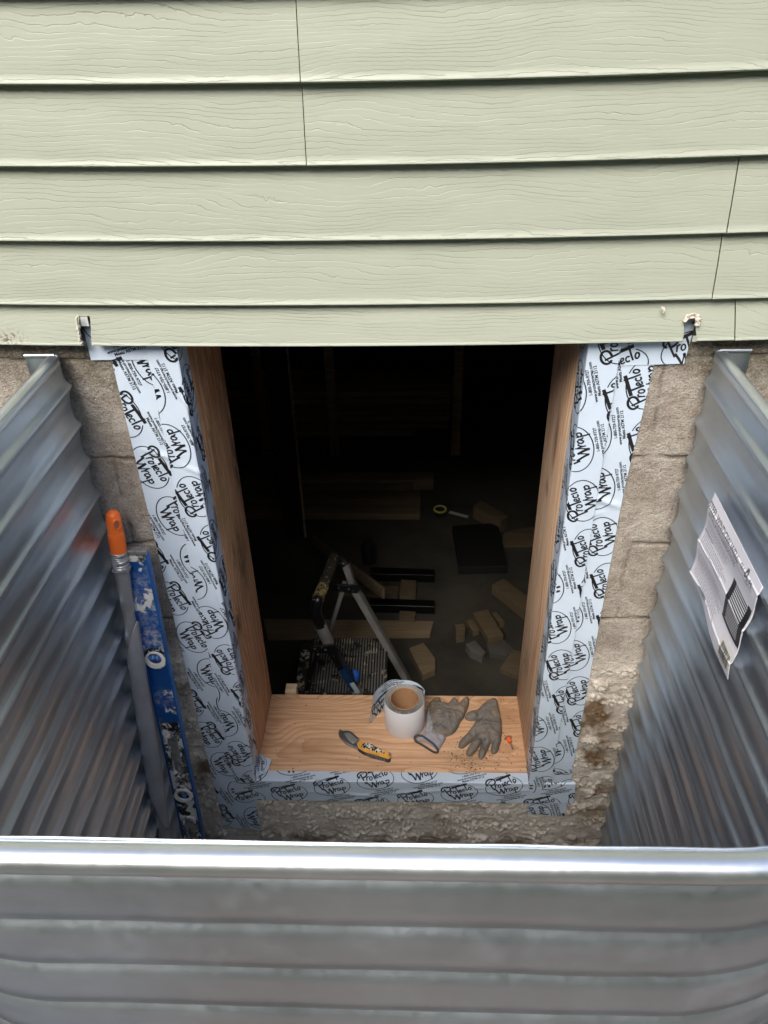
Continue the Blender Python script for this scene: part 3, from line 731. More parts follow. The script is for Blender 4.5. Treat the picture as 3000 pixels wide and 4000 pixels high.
tape('inner vertical tape strip on the left, folded onto the reddish side board', 'up', [(XJL+.0015, .049), (XJL+.0015, y4), (-.462, y4)], 1.215, -.745, .895, .073,
     creases=[(.36, .05, .05, .2, .005, .0022), (.60, .06, .1, .15, .006, .0022), (.2, .065, -.1, .15, .005, .002), (.95, .055, 1.1, .04, .005, .003), (1.1, .06, .5, .06, .004, .002)],
     wr=.0009, seed=7, ends=lambda t: (-.004+.006*t, 0*t), shear=lambda z: np.where(True, 0*z, 0))
tape('inner vertical tape strip on the right, folded onto the pale side board', 'up', [(.3545, y4), (XJR-.0015, y4), (XJR-.0015, .050)], 1.19, -.720, .86, .026,
     creases=[(.28, .03, .04, .2, .006, .0012), (.78, .03, .2, .08, .006, .0014)], wr=.0006, seed=8)
tape('lower patch of tape on the right hand corner, under the inner strip', 'up', [(.338, y4+.0012), (XJR-.001, y4+.0012), (XJR-.001, .045)], .145, -.775, .03, .055, wr=.0006, seed=9)
# small dog-eared flap on the lower left corner of the sill
def flap():
    c = [W(995, 2905, 2, ZS+.004), W(1061, 2969, 2, ZS+.006), W(1044, 3013, 2, ZS+.004), W(1000, 3040, 1, -.012)]
    ns_ = 18; G = np.zeros((ns_, ns_, 3))
    for i in range(ns_):
        for j in range(ns_):
            a, b = i/(ns_-1), j/(ns_-1); top = c[0]*(1-a)+c[1]*a; top = top+np.array([-.006, -.004, 0])*math.sin(PI*a)*1.4; bo = c[3]*(1-a)+c[2]*a
            G[i, j] = top*(1-b)+bo*b; G[i, j, 2] += .004*math.sin(PI*a)*math.sin(PI*b)+.002
    mb = MB(); mb.grid(G)
    Lp = xf(LOGO, .62, R(100), (.5, .5)); V = (Lp[0]-.5)/.060+.5; ok = np.all((V[Lp[1]] > .03) & (V[Lp[1]] < .97), axis=(1, 2)); Fc = Lp[1][ok]
    ia = np.clip(V, 0, .999)*(ns_-1); i0 = ia.astype(int); fr = ia-i0; i0 = np.clip(i0, 0, ns_-2)
    g = lambda di, dj: G[i0[:, 0]+di, i0[:, 1]+dj]
    P = g(0, 0)*((1-fr[:, 0])*(1-fr[:, 1]))[:, None]+g(1, 0)*(fr[:, 0]*(1-fr[:, 1]))[:, None]+g(0, 1)*((1-fr[:, 0])*fr[:, 1])[:, None]+g(1, 1)*(fr[:, 0]*fr[:, 1])[:, None]
    mb.add(P+np.array([0, -.0004, .0006]), Fc, 1)
    tag(mb.build('flashing_tape', [M_TAPE, M_INK], org=tuple(c[3]), smooth=60), 'small dog-eared corner of tape curling onto the sill at lower left', 'flashing tape', 'strips of printed flashing tape')
flap()

# ------------------------------------------------------------------ loose objects: helpers
def bar(mb, p, q, w_, t_, up=(0, 0, 1), mi=0, bev=.0015):
    p, q = Vector(p), Vector(q); d = q-p; L_ = d.length; M = frame(p, d, up)   # x along, y ~ up
    return mb.box(0, L_, -w_/2, w_/2, -t_/2, t_/2, mi, M, bev)
def holed(mb, outer, holes, z0, z1, M, mi=0):
    bm = bmesh.new(); es = []
    for lp in [outer]+holes:
        vs = [bm.verts.new((p[0], p[1], 0)) for p in lp]; es += [bm.edges.new((vs[i], vs[(i+1) % len(vs)])) for i in range(len(vs))]
    bmesh.ops.triangle_fill(bm, edges=es, use_beauty=True)
    fs = bm.faces[:]; r_ = bmesh.ops.extrude_face_region(bm, geom=fs)
    for v in r_['geom']:
        if isinstance(v, bmesh.types.BMVert): v.co.z = z1-z0
    for v in bm.verts: v.co.z += z0
    bmesh.ops.recalc_face_normals(bm, faces=bm.faces[:]); bm.verts.ensure_lookup_table()
    mb.add([(M @ v.co)[:] for v in bm.verts], [[v.index for v in f.verts] for f in bm.faces], mi); bm.free(); return mb
def circ(cx, cy, rx, ry=None, n=28, a0=0, a1=2*PI):
    ry = ry or rx; return [(cx+rx*math.cos(a0+(a1-a0)*i/n), cy+ry*math.sin(a0+(a1-a0)*i/n)) for i in range(n)]
def slot(cx, y0, y1, r_, n=12):
    return [(cx+r_*math.cos(PI+PI*i/n), y0+r_+r_*math.sin(PI+PI*i/n)) for i in range(n+1)]+[(cx+r_*math.cos(PI*i/n), y1-r_+r_*math.sin(PI*i/n)) for i in range(n+1)]
def onplane(M, px, py, h=0.0):      # photo pixel to local coords of the plane z=h of frame M
    d = Vector((px-1500)/F*_r - (py-2000)/F*_u + _fw); o_ = Vector(CAM); Mi = M.inverted(); a = Mi @ o_; b = Mi @ (o_+d); e = b-a
    t = (h-a.z)/e.z; q_ = a+e*t; return q_.x, q_.y

def splat(name, base, rough=.4, metal=0.0, paints=((.75, .73, .68),), amt=.62, sc=45, dust=0.0, dustc=(.6, .57, .52)):
    m = Mat(name, rough=rough, metal=metal); p = m.obj(); c = base; tot = None
    nb = m.noise(p, sc*.35, 4, .6)
    c = m.mix(m.map(nb, .3, .7), tuple(v*.75 for v in base), tuple(min(1, v*1.15) for v in base))
    for i, pc_ in enumerate(paints):
        n = m.noise(m.vec(*[q_+i*3.3 for q_ in m.xyz(p)]), sc, 5, .62, .4); k_ = m.map(n, amt, amt+.03); c = m.mix(k_, c, pc_)
        tot = k_ if tot is None else m.math('MAXIMUM', tot, k_)
    if dust:
        d_ = m.map(m.noise(p, sc*4, 4, .7), .56-dust*.15, .66)*m.map(nb, .42, .60)*dust; c = m.mix(d_, c, dustc)
    m.set('Base Color', c); m.set('Roughness', m.mix(tot, (rough,)*3, (.75,)*3)); m.set('Metallic', m.mix(tot, (metal,)*3, (0, 0, 0))); m.bump(tot, .8, .0012)
    return m.mat

# ------------------------------------------------------------------ spirit level leaning on the wall
T0 = Vector(W(525, 2150, 1, -.052)); T1 = Vector(W(753, 3250, 1, -.130)); ldir = (T1-T0).normalized()
ML = frame(T0, Vector((1, 0, 0))-ldir*ldir.x, ldir)          # x across, y down the level, z outward
if ML.to_3x3().col[2].y > 0: ML = frame(T0, -(Vector((1, 0, 0))-ldir*ldir.x), ldir)
sgn = 1 if ML.to_3x3().col[0].x > 0 else -1
M_BLUE = splat('blue_level_paint', (.012, .10, .36), .35, .25, ((.74, .72, .66),), .585, 20, 1.0, (.62, .60, .56))
M_BLUES = splat('blue_level_edge', (.014, .11, .36), .35, .25, ((.60, .60, .60),), .72, 60)
M_BLK = splat('plaster_smeared_black', (.012, .012, .014), .35, .1, ((.72, .70, .65),), .50, 42, 1.0, (.6, .58, .54))
M_PLAST = splat('chalky_plastic', (.82, .80, .74), .6, 0, ((.30, .29, .27),), .68, 50)
M_TIP = plain('scuffed_metal_end', (.35, .34, .32), .5, .7, var=.6, bs=120, bump=.001)
yv1 = onplane(ML, 585, 2563)[1]; yb = onplane(ML, 640, 2815)[1]; ys0, ys1 = onplane(ML, 660, 2868)[1], onplane(ML, 690, 3020)[1]; yv2 = onplane(ML, 705, 3092)[1]; yt0 = onplane(ML, 725, 3185)[1]
level = thing('spirit_level', 'blue spirit level smeared with white plaster leaning against the block wall', 'level', tuple(T0+ldir*1.05))
HW, TH = .0265, .017
mb = MB(); mb.box(-HW, -HW+.004, 0, 1.04, -TH/2, TH/2, M=ML, bev=.0006); mb.box(HW-.004, HW, 0, 1.04, -TH/2, TH/2, M=ML, bev=.0006); mb.build('rail', M_BLUES, level)
mb = MB(); holed(mb, [(-HW+.004, .012), (HW-.004, .012), (HW-.004, yb), (-HW+.004, yb)], [circ(0, yv1, .0175)], -.003, .0045, ML); mb.build('web', M_BLUE, level, smooth=20)
mb = MB(); holed(mb, [(-HW+.004, yb+.0005), (HW-.004, yb+.0005), (HW-.004, 1.04), (-HW+.004, 1.04)], [slot(0, ys0, ys1, .0125), circ(0, yv2, .0175), slot(0, yt0, yt0+.13, .0125)], -.003, .0046, ML); mb.build('handle_section', M_BLK, level, smooth=20)
for y0_, y1_ in ((ys0, ys1), (yt0, yt0+.13)):
    mb = MB(); holed(mb, slot(0, y0_-.005, y1_+.005, .0165), [slot(0, y0_, y1_, .0122)], .006, .0095, ML); mb.build('grip_ring', M_BLK, level, smooth=20)
mb = MB(); mb.box(-HW, HW, -.004, .006, -TH/2-.001, TH/2+.001, M=ML, bev=.001); mb.build('end_cap', M_TIP, level)
mb = MB(); mb.box(-HW+.0045, HW-.0045, .006, .024, -.002, .0052, M=ML, bev=.0005); mb.build('end_plug', M_BLK, level)
M_BEZEL = splat('black_bezel', (.012, .012, .014), .35, .1, ((.72, .70, .65),), .52, 70, .9)
M_VIAL = plain('clear_blue_vial', (.05, .16, .45), .08); M_LIQ = plain('vial_glass', (.55, .65, .72), .05)
for yv, ax in ((yv1, 0), (yv2, 1)):
    mb = MB(); holed(mb, circ(0, yv, .0243, .029), [circ(0, yv, .0172)], .0062, .0085, ML); mb.build('bezel', M_BEZEL, level, smooth=20)
    mb = MB(); holed(mb, circ(0, yv+.002, .0222), [circ(0, yv-.002*(ax == 0), .0150)], .0087, .0125, ML); vr = mb.build('vial_ring', M_PLAST, level, smooth=20)
    a, b = ((Vector((-.014, yv, .004)), Vector((.014, yv, .004))) if ax == 0 else (Vector((0, yv-.016, .004)), Vector((0, yv+.013, .004))))
    mb = MB(); mb.tube([ML @ (a+(b-a)*k/5) for k in range(6)], .0058, 16); vo = mb.build('vial', M_VIAL, level, smooth=60)
    c_ = (a+b)/2; dd_ = (b-a).normalized()
    mb = MB()
    for q_ in (-.0045, .0045, 0.0): mb.tube([ML @ (c_+dd_*(q_-.0005)), ML @ (c_+dd_*(q_+.0005))], .0061 if q_ else .0055, 16)
    mb.build('vial_mark', M_LIQ, level, smooth=60)

# ------------------------------------------------------------------ long pole with orange grip
P0 = Vector(W(438, 1993, 1, -.050)); P1 = Vector(W(628, 3185, 1, -.175)); pd = (P1-P0).normalized()
def onpole(px, py):     # distance along the pole of a photo pixel
    d = Vector((px-1500)/F*_r - (py-2000)/F*_u + _fw).normalized(); w0 = Vector(CAM)-P0; b = d.dot(pd); return (pd.dot(w0)-b*d.dot(w0))/(1-b*b)
s1, s2, s3, s4, s5 = onpole(455, 2165), onpole(462, 2215), onpole(490, 2400), onpole(600, 2950), onpole(640, 3200)
pole = thing('long_pole', 'grey taped pole with an orange hand grip leaning in the left corner of the well', 'pole', tuple(P0+pd*1.35))
M_ORG = plain('orange_rubber', (.86, .16, .02), .45, var=.06, bs=25, bump=.0006); M_HOLE = plain('grip_hole_shade', (.34, .10, .05), .6)
at_ = lambda s: P0+pd*s
prof_ = [(a_, b_*.77) for a_, b_ in [(0, .004), (.002, .010), (.006, .0150), (.012, .0178), (.028, .0190), (.048, .0195), (.0485, .0205), (.052, .0208), (s1*.6, .0212), (s1, .0205)]]
MB().tube([at_(a) for a, _ in prof_], [b for _, b in prof_], 28).build('grip', M_ORG, pole, smooth=50)
grip = bpy.data.objects['grip']
cz_ = (Vector(CAM)-at_(.024)).normalized(); cz_ = (cz_-pd*cz_.dot(pd)); cz_ = (cz_+Vector((.35, 0, 0))).normalized()
c0 = at_(.026); u_ = pd; v_ = cz_.cross(u_).normalized()
mb = MB(); n_ = 26
Vv = [c0+cz_*.0132+(u_*math.cos(2*PI*i/n_)*.0105+v_*math.sin(2*PI*i/n_)*.0075) for i in range(n_)]
mb.add([v[:] for v in Vv]+[(c0+cz_*.0095)[:]], [(i, (i+1) % n_, n_) for i in range(n_)]); 
MB().tube([c0+cz_*.0132+(u_*math.cos(2*PI*i/n_)*.0105+v_*math.sin(2*PI*i/n_)*.0070) for i in range(n_+1)], .0026, 8, caps=False).build('hang_hole_lip', M_ORG, pole, smooth=80)
mb = MB(); ell = [c0+cz_*.0149+(u_*math.cos(2*PI*i/n_)*.0092+v_*math.sin(2*PI*i/n_)*.0058) for i in range(n_)]
mb.add([v[:] for v in ell], [tuple(range(n_))]); mb.build('hang_hole', M_HOLE, pole, smooth=0)
M_DUCT = plain('silver_duct_tape', (.40, .40, .39), .35, .55, var=.35, bs=40, bump=.004)
pp = []; rr_ = []
for i in range(30):
    t = i/29; pp.append(at_(s1-.006+(s2-s1+.012)*t)+Vector((rng.normal()*.0004, 0, 0))); rr_.append(.0168+.0009*math.sin(i*1.9)+(.002 if i > 26 else 0))
MB().tube(pp, rr_, 22).build('tape_band', M_DUCT, pole, smooth=40)
pp = []; rr_ = []
for i in range(60):
    t = i/59; pp.append(at_(s2+.004+(1.33-s2)*t)); rr_.append(.0138+.0009*math.sin(i*.9)+.0006*rng.normal())
MB().tube(pp, rr_, 20).build('taped_tube', M_DUCT, pole, smooth=40)
# grey sleeve: a split tube whose ends are cut diagonally
M_SLV = splat('grey_plastic_sleeve', (.29, .29, .30), .5, 0, ((.66, .64, .55),), .72, 26)
ns_, nk = 70, 30; G = np.zeros((ns_, nk, 3))
right = Vector((1, 0, 0)); right = (right-pd*right.dot(pd)).normalized(); front = right.cross(pd).normalized()
if front.y > 0: front = -front
for i in range(ns_):
    for k_ in range(nk):
        an = 2*PI*k_/(nk-1); cx_ = math.cos(an); t0_ = s3+.015+.11*(.5-.5*math.cos(an-.2)); t1_ = s4+.14+.085*math.cos(an-.3)
        t = t0_+(t1_-t0_)*i/(ns_-1); rad = .0158+.0026*min(1, max(0, (t-s3)/.35))
        if t > s4: rad *= 1-.25*((t-s4)/.24)**2
        G[i, k_] = at_(t)+right*(math.cos(an)*rad)+front*(math.sin(an)*rad+.001)
MB().grid(G).build('sleeve', M_SLV, pole, smooth=60, solid=.0012)

# ------------------------------------------------------------------ roll of flashing tape on the sill
RX, RY, RR, RI, RH = -.0215, .186, .0548, .0372, .1015
roll = thing('tape_roll', 'white roll of flashing tape standing on end on the sill with a loose printed tail', 'tape roll', (RX, RY, ZS))
def lathe(prof, n=64, cx=RX, cy=RY):
    G = np.zeros((n, len(prof), 3))
    for i in range(n):
        a = 2*PI*i/n
        for j, (r_, z_) in enumerate(prof): G[i, j] = (cx+r_*math.cos(a), cy+r_*math.sin(a), z_)
    return G
M_WHT = plain('white_release_paper', (.66, .66, .68), .5, var=.03, bs=90); M_CARD = plain('brown_cardboard', (.40, .225, .115), .8, var=.12, bs=80, bump=.0004)
m = Mat('wound_butyl_edge', rough=.45); x, y, z = m.xyz(m.obj()); rd = m.math('SQRT', x*x+y*y); n = m.noise(m.obj(), 120, 4, .65)
rg = m.math('FRACT', rd*620+n*1.4); c = m.mix(rg, (.11, .11, .105), (.42, .41, .39)); c = m.mix(m.map(n, .60, .68), c, (.7, .68, .62))
m.set('Base Color', c); m.bump(rg+n, .8, .0015); M_WIND = m.mat
zt_ = ZS+RH
mb = MB(); mb.grid(lathe([(RR-.0004, ZS+.0006), (RR, ZS+.002), (RR, zt_-.001), (RR-.0006, zt_-.0004)]), closed_u=True); mb.build('outer_liner', M_WHT, roll, smooth=50)
mb = MB(); mb.grid(lathe([(RR-.0010, zt_-.0012), (RR-.0015, zt_), (RR-.006, zt_+.0008), (RR-.010, zt_), (RR-.014, zt_+.0006), (RI+.0016, zt_-.0004)]), closed_u=True); mb.build('wound_tape', M_WIND, roll, smooth=50)
mb = MB(); mb.grid(lathe([(RI+.0018, zt_-.002), (RI+.0018, zt_+.0012), (RI, zt_+.0012), (RI-.0003, ZS+.0008)]), closed_u=True); mb.build('cardboard_core', M_CARD, roll, smooth=30)
# loose tail: leaves the roll behind and swings out to the left
cpts = [(RX+.0600*math.cos(a), RY+.0610*math.sin(a)) for a in np.linspace(R(22), R(100), 14)]+[(RX-.030, RY+.0640), (RX-.048, RY+.056), (RX-.062, RY+.043), (RX-.0755, RY+.026), (RX-.084, RY+.008)]
cP = smooth_line(cpts, 2); cL = np.concatenate([[0], np.cumsum(np.linalg.norm(np.diff(cP, axis=0), axis=1))]); LT_ = cL[-1]
def tail(s, t, off=0.0):
    x = np.interp(s, cL, cP[:, 0]); y = np.interp(s, cL, cP[:, 1]); e = 1e-3
    dx = np.interp(s+e, cL, cP[:, 0])-np.interp(s-e, cL, cP[:, 0]); dy = np.interp(s+e, cL, cP[:, 1])-np.interp(s-e, cL, cP[:, 1]); l = np.hypot(dx, dy)+1e-9
    fs_ = s/LT_; z = ZS+.002+t+.0035*sstep(0, 1, fs_)*0
    sl_ = sstep(.55, 1, fs_)*(1-t/.1)*.016       # bottom edge swings further out
    nx_, ny_ = -dy/l, dx/l
    return np.stack([x-sl_*.9+nx_*off, y-sl_*.9+ny_*off, z+.006*(t/.1)], 1)
S1, T1_ = np.meshgrid(np.linspace(0, LT_, 70), np.linspace(0, .101, 20), indexing='ij')
mb = MB(); mb.grid(tail(S1.ravel(), T1_.ravel()).reshape(70, 20, 3))
V, Fc = prints(LT_, .101, .04, .03, tilt=R(10)); V2 = V.copy(); V2[:, 0] = LT_-V[:, 0]
mb.add(tail(V2[:, 0], V[:, 1], .0006), Fc, 1); mb.add(tail(V[:, 0], .101-V[:, 1], -.0006), Fc, 1)
mb.build('loose_tail', [M_TAPE, M_INK], roll, smooth=60)

# ------------------------------------------------------------------ gloves: inflated outlines
def crop(x, y, ox, oy, s): return (ox+x/s, oy+y/s)
def sillpts(pts, ox, oy, s, h=.004): return [tuple(W(*crop(x, y, ox, oy, s), 2, ZS+h)[:2]) for x, y in pts]
def densify(P, n=3): 
    P = np.array(list(P)+[P[0]]); return smooth_line(P, n)[:-1]
def inflate(poly, Rr, Hh, st_=.0016, extra=None, seed=0, z0=ZS):
    P = densify(poly, 2); x0_, y0_ = P.min(0)-st_*2; x1_, y1_ = P.max(0)+st_*2
    gx_ = np.arange(x0_, x1_, st_); gy_ = np.arange(y0_, y1_, st_); X, Y = np.meshgrid(gx_, gy_, indexing='ij'); Q = np.stack([X.ravel(), Y.ravel()], 1)
    A = P; B = np.roll(P, -1, 0); D = np.full(len(Q), 9.); NP_ = np.zeros_like(Q); ins = np.zeros(len(Q), bool)
    for a, b in zip(A, B):
        ab = b-a; t = np.clip(((Q-a)@ab)/(ab@ab+1e-12), 0, 1); pr = a+t[:, None]*ab; d = np.hypot(*(Q-pr).T); m_ = d < D; D[m_] = d[m_]; NP_[m_] = pr[m_]
        c_ = ((a[1] > Q[:, 1]) != (b[1] > Q[:, 1])); xi_ = a[0]+(Q[:, 1]-a[1])*(b[0]-a[0])/(b[1]-a[1]+1e-12); ins ^= c_ & (Q[:, 0] < xi_)
    ins2 = ins.reshape(X.shape); cell = ins2[:-1, :-1] | ins2[1:, :-1] | ins2[:-1, 1:] | ins2[1:, 1:]
    Pq = np.where(ins[:, None], Q, NP_); Din = np.where(ins, D, 0)
    f = np.clip(Din/Rr, 0, 1); h = Hh*np.sqrt(1-(1-f)**2)*(1+.35*np.clip((Din-Rr)/.02, 0, 1))
    h = h*(1+.22*fbm(Q[:, 0]*38+seed, Q[:, 1]*38, 3))+(fbm(Q[:, 0]*90+seed, Q[:, 1]*90, 2)*.0008)*f
    if extra is not None: h = h+extra(Q)*f
    h = np.maximum(h, 0)
    base = .0012+0*h; mk = np.zeros(X.shape, bool); mk[:-1, :-1] = cell
    top = np.stack([Pq[:, 0], Pq[:, 1], z0+base+h], 1).reshape(X.shape+(3,)); bo = np.stack([Pq[:, 0], Pq[:, 1], z0+base*.5+0*h], 1).reshape(X.shape+(3,))
    mb = MB(); mb.grid(top, mask=mk); mb.grid(bo, mask=mk); return mb
m = Mat('dirty_coated_glove', rough=.8, spec=.2); n = m.noise(m.pos, 14, 4, .6); n2 = m.noise(m.pos, 50, 4, .6); n3 = m.noise(m.pos, 700, 2)
c = m.mix(m.map(n, .38, .62), (.135, .13, .125), (.19, .15, .115)); c = m.mix(m.map(n2, .45, .7)*.6, c, (.24, .205, .165)); c = m.mix(m.map(n2, .42, .30)*.5, c, (.07, .066, .062))
m.set('Base Color', c); m.bump(n2+n3*.15+n*.8, .9, .0035); M_GLV = m.mat
m = Mat('grey_knit', rough=.9, spec=.15); n = m.noise(m.pos, 30, 3); x, y, z = m.xyz(); kn = m.math('SINE', (x+y*.6)*2600.0)*.5+.5
m.set('Base Color', m.mix(n, (.26, .25, .275), (.34, .33, .355))); m.bump(kn*.4+n, .5, .0012); M_KNIT = m.mat
M_BAND = plain('dark_elastic', (.045, .05, .055), .8, bump=.0006, bs=300)
C8 = (1600, 2700, 3.318)
g1 = thing('work_glove', 'dirty grey work glove lying palm down beside the tape roll, knit cuff towards the front', 'glove', tuple(W(1740, 2800, 2, ZS)), 'pair of work gloves')
knit = sillpts([(205, 470), (225, 330), (300, 330), (400, 560), (488, 580), (440, 665), (382, 755), (355, 770), (300, 710), (215, 655), (140, 640), (80, 620), (110, 592), (150, 560)], *C8)
inflate(knit, .010, .011, seed=4).build('knit_cuff', M_KNIT, g1, smooth=80)
body = sillpts([(262, 560), (285, 470), (262, 400), (228, 340), (222, 230), (262, 150), (310, 105), (352, 84), (388, 92), (410, 125), (405, 158), (440, 145), (470, 158), (505, 170), (530, 125), (560, 99), (595, 98), (622, 125), (630, 168), (672, 118), (722, 82), (765, 85), (775, 140), (755, 222), (722, 290), (700, 350), (655, 400), (642, 450), (600, 515), (555, 556), (500, 576), (420, 590), (330, 585)], *C8)
inflate(body, .012, .0165, seed=9).build('coated_palm', M_GLV, g1, smooth=80)
side = sillpts([(190, 520), (208, 430), (206, 300), (222, 225), (262, 165), (300, 330), (290, 450), (262, 545), (225, 560)], *C8)
inflate(side, .008, .014, seed=12).build('glove_back', M_KNIT, g1, smooth=80)
mbp = sillpts([(62, 625), (75, 600), (120, 594), (175, 612), (240, 655), (310, 700), (355, 745), (370, 785), (350, 798), (300, 780), (230, 735), (170, 700), (110, 672), (70, 655)], *C8)
pl = smooth_line(mbp+[mbp[0]], 2)
MB().tube([(p[0], p[1], ZS+.0075+.0045*math.sin(i*.12)) for i, p in enumerate(pl)], .0030, 10, caps=False).build('cuff_band', M_BAND, g1, smooth=80)
g2 = thing('work_glove', 'dirty grey work glove lying fingers forward nearest the right hand jamb', 'glove', tuple(W(1890, 2820, 2, ZS)), 'pair of work gloves')
out2 = [(870, 300), (905, 215), (960, 160), (1040, 112), (1095, 93), (1135, 112), (1158, 220), (1182, 330), (1196, 440), (1196, 540), (1184, 640), (1168, 700), (1152, 770), (1112, 812), (1066, 800), (1048, 755), (1062, 700), (1074, 650), (1050, 668), (1030, 722), (1000, 785), (972, 850), (930, 885), (890, 852), (893, 785), (928, 705), (960, 640), (945, 648), (908, 712), (852, 790), (802, 840), (760, 845), (727, 808), (744, 747), (800, 672), (862, 596), (885, 560), (862, 590), (800, 648), (732, 708), (680, 745), (640, 727), (630, 688), (660, 630), (738, 560), (808, 470), (848, 400), (872, 355)]
inflate(sillpts(out2, *C8), .0105, .0150, seed=21).build('coated_hand', M_GLV, g2, smooth=80)
th = sillpts([(716, 318), (738, 284), (800, 260), (856, 246), (905, 222), (925, 262), (880, 300), (890, 345), (862, 372), (800, 384), (742, 372), (716, 348)], *C8)
inflate(th, .010, .0125, seed=30).build('thumb', M_GLV, g2, smooth=80)

# ------------------------------------------------------------------ utility knife
C7 = (1300, 2800, 5.53)
def kp(pts, h=.006): return sillpts(pts, *C7, h=h)
I4 = Matrix.Translation((0, 0, 0))
knife = thing('utility_knife', 'folding utility knife with a yellow and black handle lying open on the sill', 'knife', tuple(W(1420, 2905, 2, ZS)))
M_STL = plain('worn_steel', (.42, .42, .43), .38, .9, var=.35, bs=160, bump=.0006); M_YEL = splat('yellow_handle_paint', (.80, .40, .07), .45, 0, ((.78, .72, .58), (.02, .02, .02)), .66, 130)
M_KBK = splat('black_knife_rubber', (.03, .03, .033), .5, 0, ((.5, .49, .47),), .68, 160); M_CLIP = splat('paint_spattered_clip', (.015, .013, .013), .35, .3, ((.80, .76, .68),), .50, 190)
mb = MB(); mb.prism(kp([(148, 243), (255, 308), (230, 345), (135, 325)], .009), ZS+0.00442, ZS+0.00530, I4); mb.build('blade', M_STL, knife, smooth=20)
mb = MB(); mb.prism(kp([(135, 315), (235, 312), (300, 298), (360, 308), (430, 350), (480, 400), (560, 465), (572, 498), (522, 545), (540, 610), (552, 715), (480, 672), (390, 625), (300, 585), (240, 545), (190, 485), (135, 425), (122, 360)]), ZS+0.00068, ZS+0.00850, I4, bev=.0018); mb.build('nose', M_STL, knife, smooth=40)
mb = MB(); mb.prism(kp([(240, 335), (330, 318), (400, 352), (470, 420), (530, 480), (500, 520), (440, 560), (350, 500), (290, 420)], .012), ZS+0.00850, ZS+0.00966, I4, bev=.0006); mb.build('blade_holder', plain('bright_plate', (.66, .68, .64), .4, .8, var=.3, bs=200, bump=.0008), knife, smooth=40)
mb = MB(); mb.prism(kp([(572, 500), (640, 520), (760, 555), (900, 600), (1000, 655), (1110, 712), (1200, 735), (1252, 762), (1250, 850), (1200, 885), (1100, 850), (900, 792), (700, 728), (640, 702), (560, 650), (522, 575), (535, 528)], .013), ZS+0.00204, ZS+0.01088, I4, bev=.0016); mb.build('handle', M_YEL, knife, smooth=40)
mb = MB(); mb.prism(kp([(545, 655), (640, 705), (700, 730), (900, 795), (1100, 852), (1200, 888), (1252, 860), (1250, 942), (1200, 972), (1100, 942), (850, 878), (650, 798), (548, 725)], .004), ZS+0.00034, ZS+0.00578, I4, bev=.0012); kb = mb.build('grip_edge', M_KBK, knife, smooth=40)
mb = MB()
for i in range(15):
    t = i/14; a = kp([(715+395*t, 762+130*t)], .009)[0]; b = kp([(725+395*t, 822+125*t)], .009)[0]; bar(mb, (a[0], a[1], ZS+0.00598), (b[0], b[1], ZS+0.00598), .0015, .0012, bev=0)
mb.build('grip_rib', plain('grey_rubber_rib', (.20, .20, .20), .6), knife, smooth=0)
mb = MB(); mb.prism(kp([(612, 605), (650, 545), (730, 528), (860, 568), (950, 632), (1062, 682), (1115, 735), (1108, 768), (1050, 735), (990, 705), (955, 735), (925, 742), (860, 700), (760, 655), (660, 640)], .018), ZS+0.01102, ZS+0.01238, I4, bev=.0006); mb.build('belt_clip', M_CLIP, knife, smooth=40)
mb = MB(); mb.prism(kp([(1200, 742), (1248, 762), (1248, 810), (1200, 815)], .016), ZS+0.01102, ZS+0.01156, I4); mb.build('end_plate', M_STL, knife, smooth=0)

# ------------------------------------------------------------------ drive pin
a = Vector(W(1984, 2882, 2, ZS+.007)); b = Vector(W(2004, 2926, 2, ZS+.0035)); dpn = (b-a).normalized(); L_ = (b-a).length
pin = thing('drive_pin', 'small steel masonry pin with an orange collar and washer near the right jamb', 'fastener', (a.x, a.y, ZS))
MB().tube([a+dpn*L_*.35, b-dpn*.0035], .0019, 12).tube([b-dpn*.0035, b], .0030, 12).build('shank', M_STL, pin)
MB().tube([a+dpn*.002, a+dpn*L_*.42], [.0062, .0054], 14).build('collar', plain('orange_plastic', (.85, .13, .03), .4), pin)
MB().tube([a, a+dpn*.0016], .0105, 24).tube([a-dpn*.006, a], [.0012, .003], 8).build('washer', M_STL, pin)

# crumbs of dirt and mortar on the sill
mb = MB()
for i in range(330):
    if i < 190: x_, y_ = rng.normal(.165, .045), rng.normal(.075, .028)
    elif i < 280: x_, y_ = rng.normal(.245, .035), rng.normal(.19, .07)
    else: x_, y_ = rng.uniform(XJL+.02, XJR-.02), rng.uniform(.03, .30)
    if not (XJL+.01 < x_ < XJR-.008 and .028 < y_ < .305): continue
    r_ = abs(rng.normal(.0011, .0006))+.0004; ico = [(1, 0, 0), (-1, 0, 0), (0, 1, 0), (0, -1, 0), (0, 0, 1), (0, 0, -.3)]
    mb.add([(x_+p[0]*r_*rng.uniform(.6, 1.4), y_+p[1]*r_*rng.uniform(.6, 1.4), ZS+.0003+r_*.3+p[2]*r_*.8) for p in ico], [(0, 2, 4), (2, 1, 4), (1, 3, 4), (3, 0, 4), (2, 0, 5), (1, 2, 5), (3, 1, 5), (0, 3, 5)])
tag(mb.build('dirt_crumbs', plain('crumbled_dirt', (.11, .075, .04), .95, var=.8, bs=90), smooth=0), 'brown crumbs of dirt scattered over the sill', 'dirt', kind='stuff')

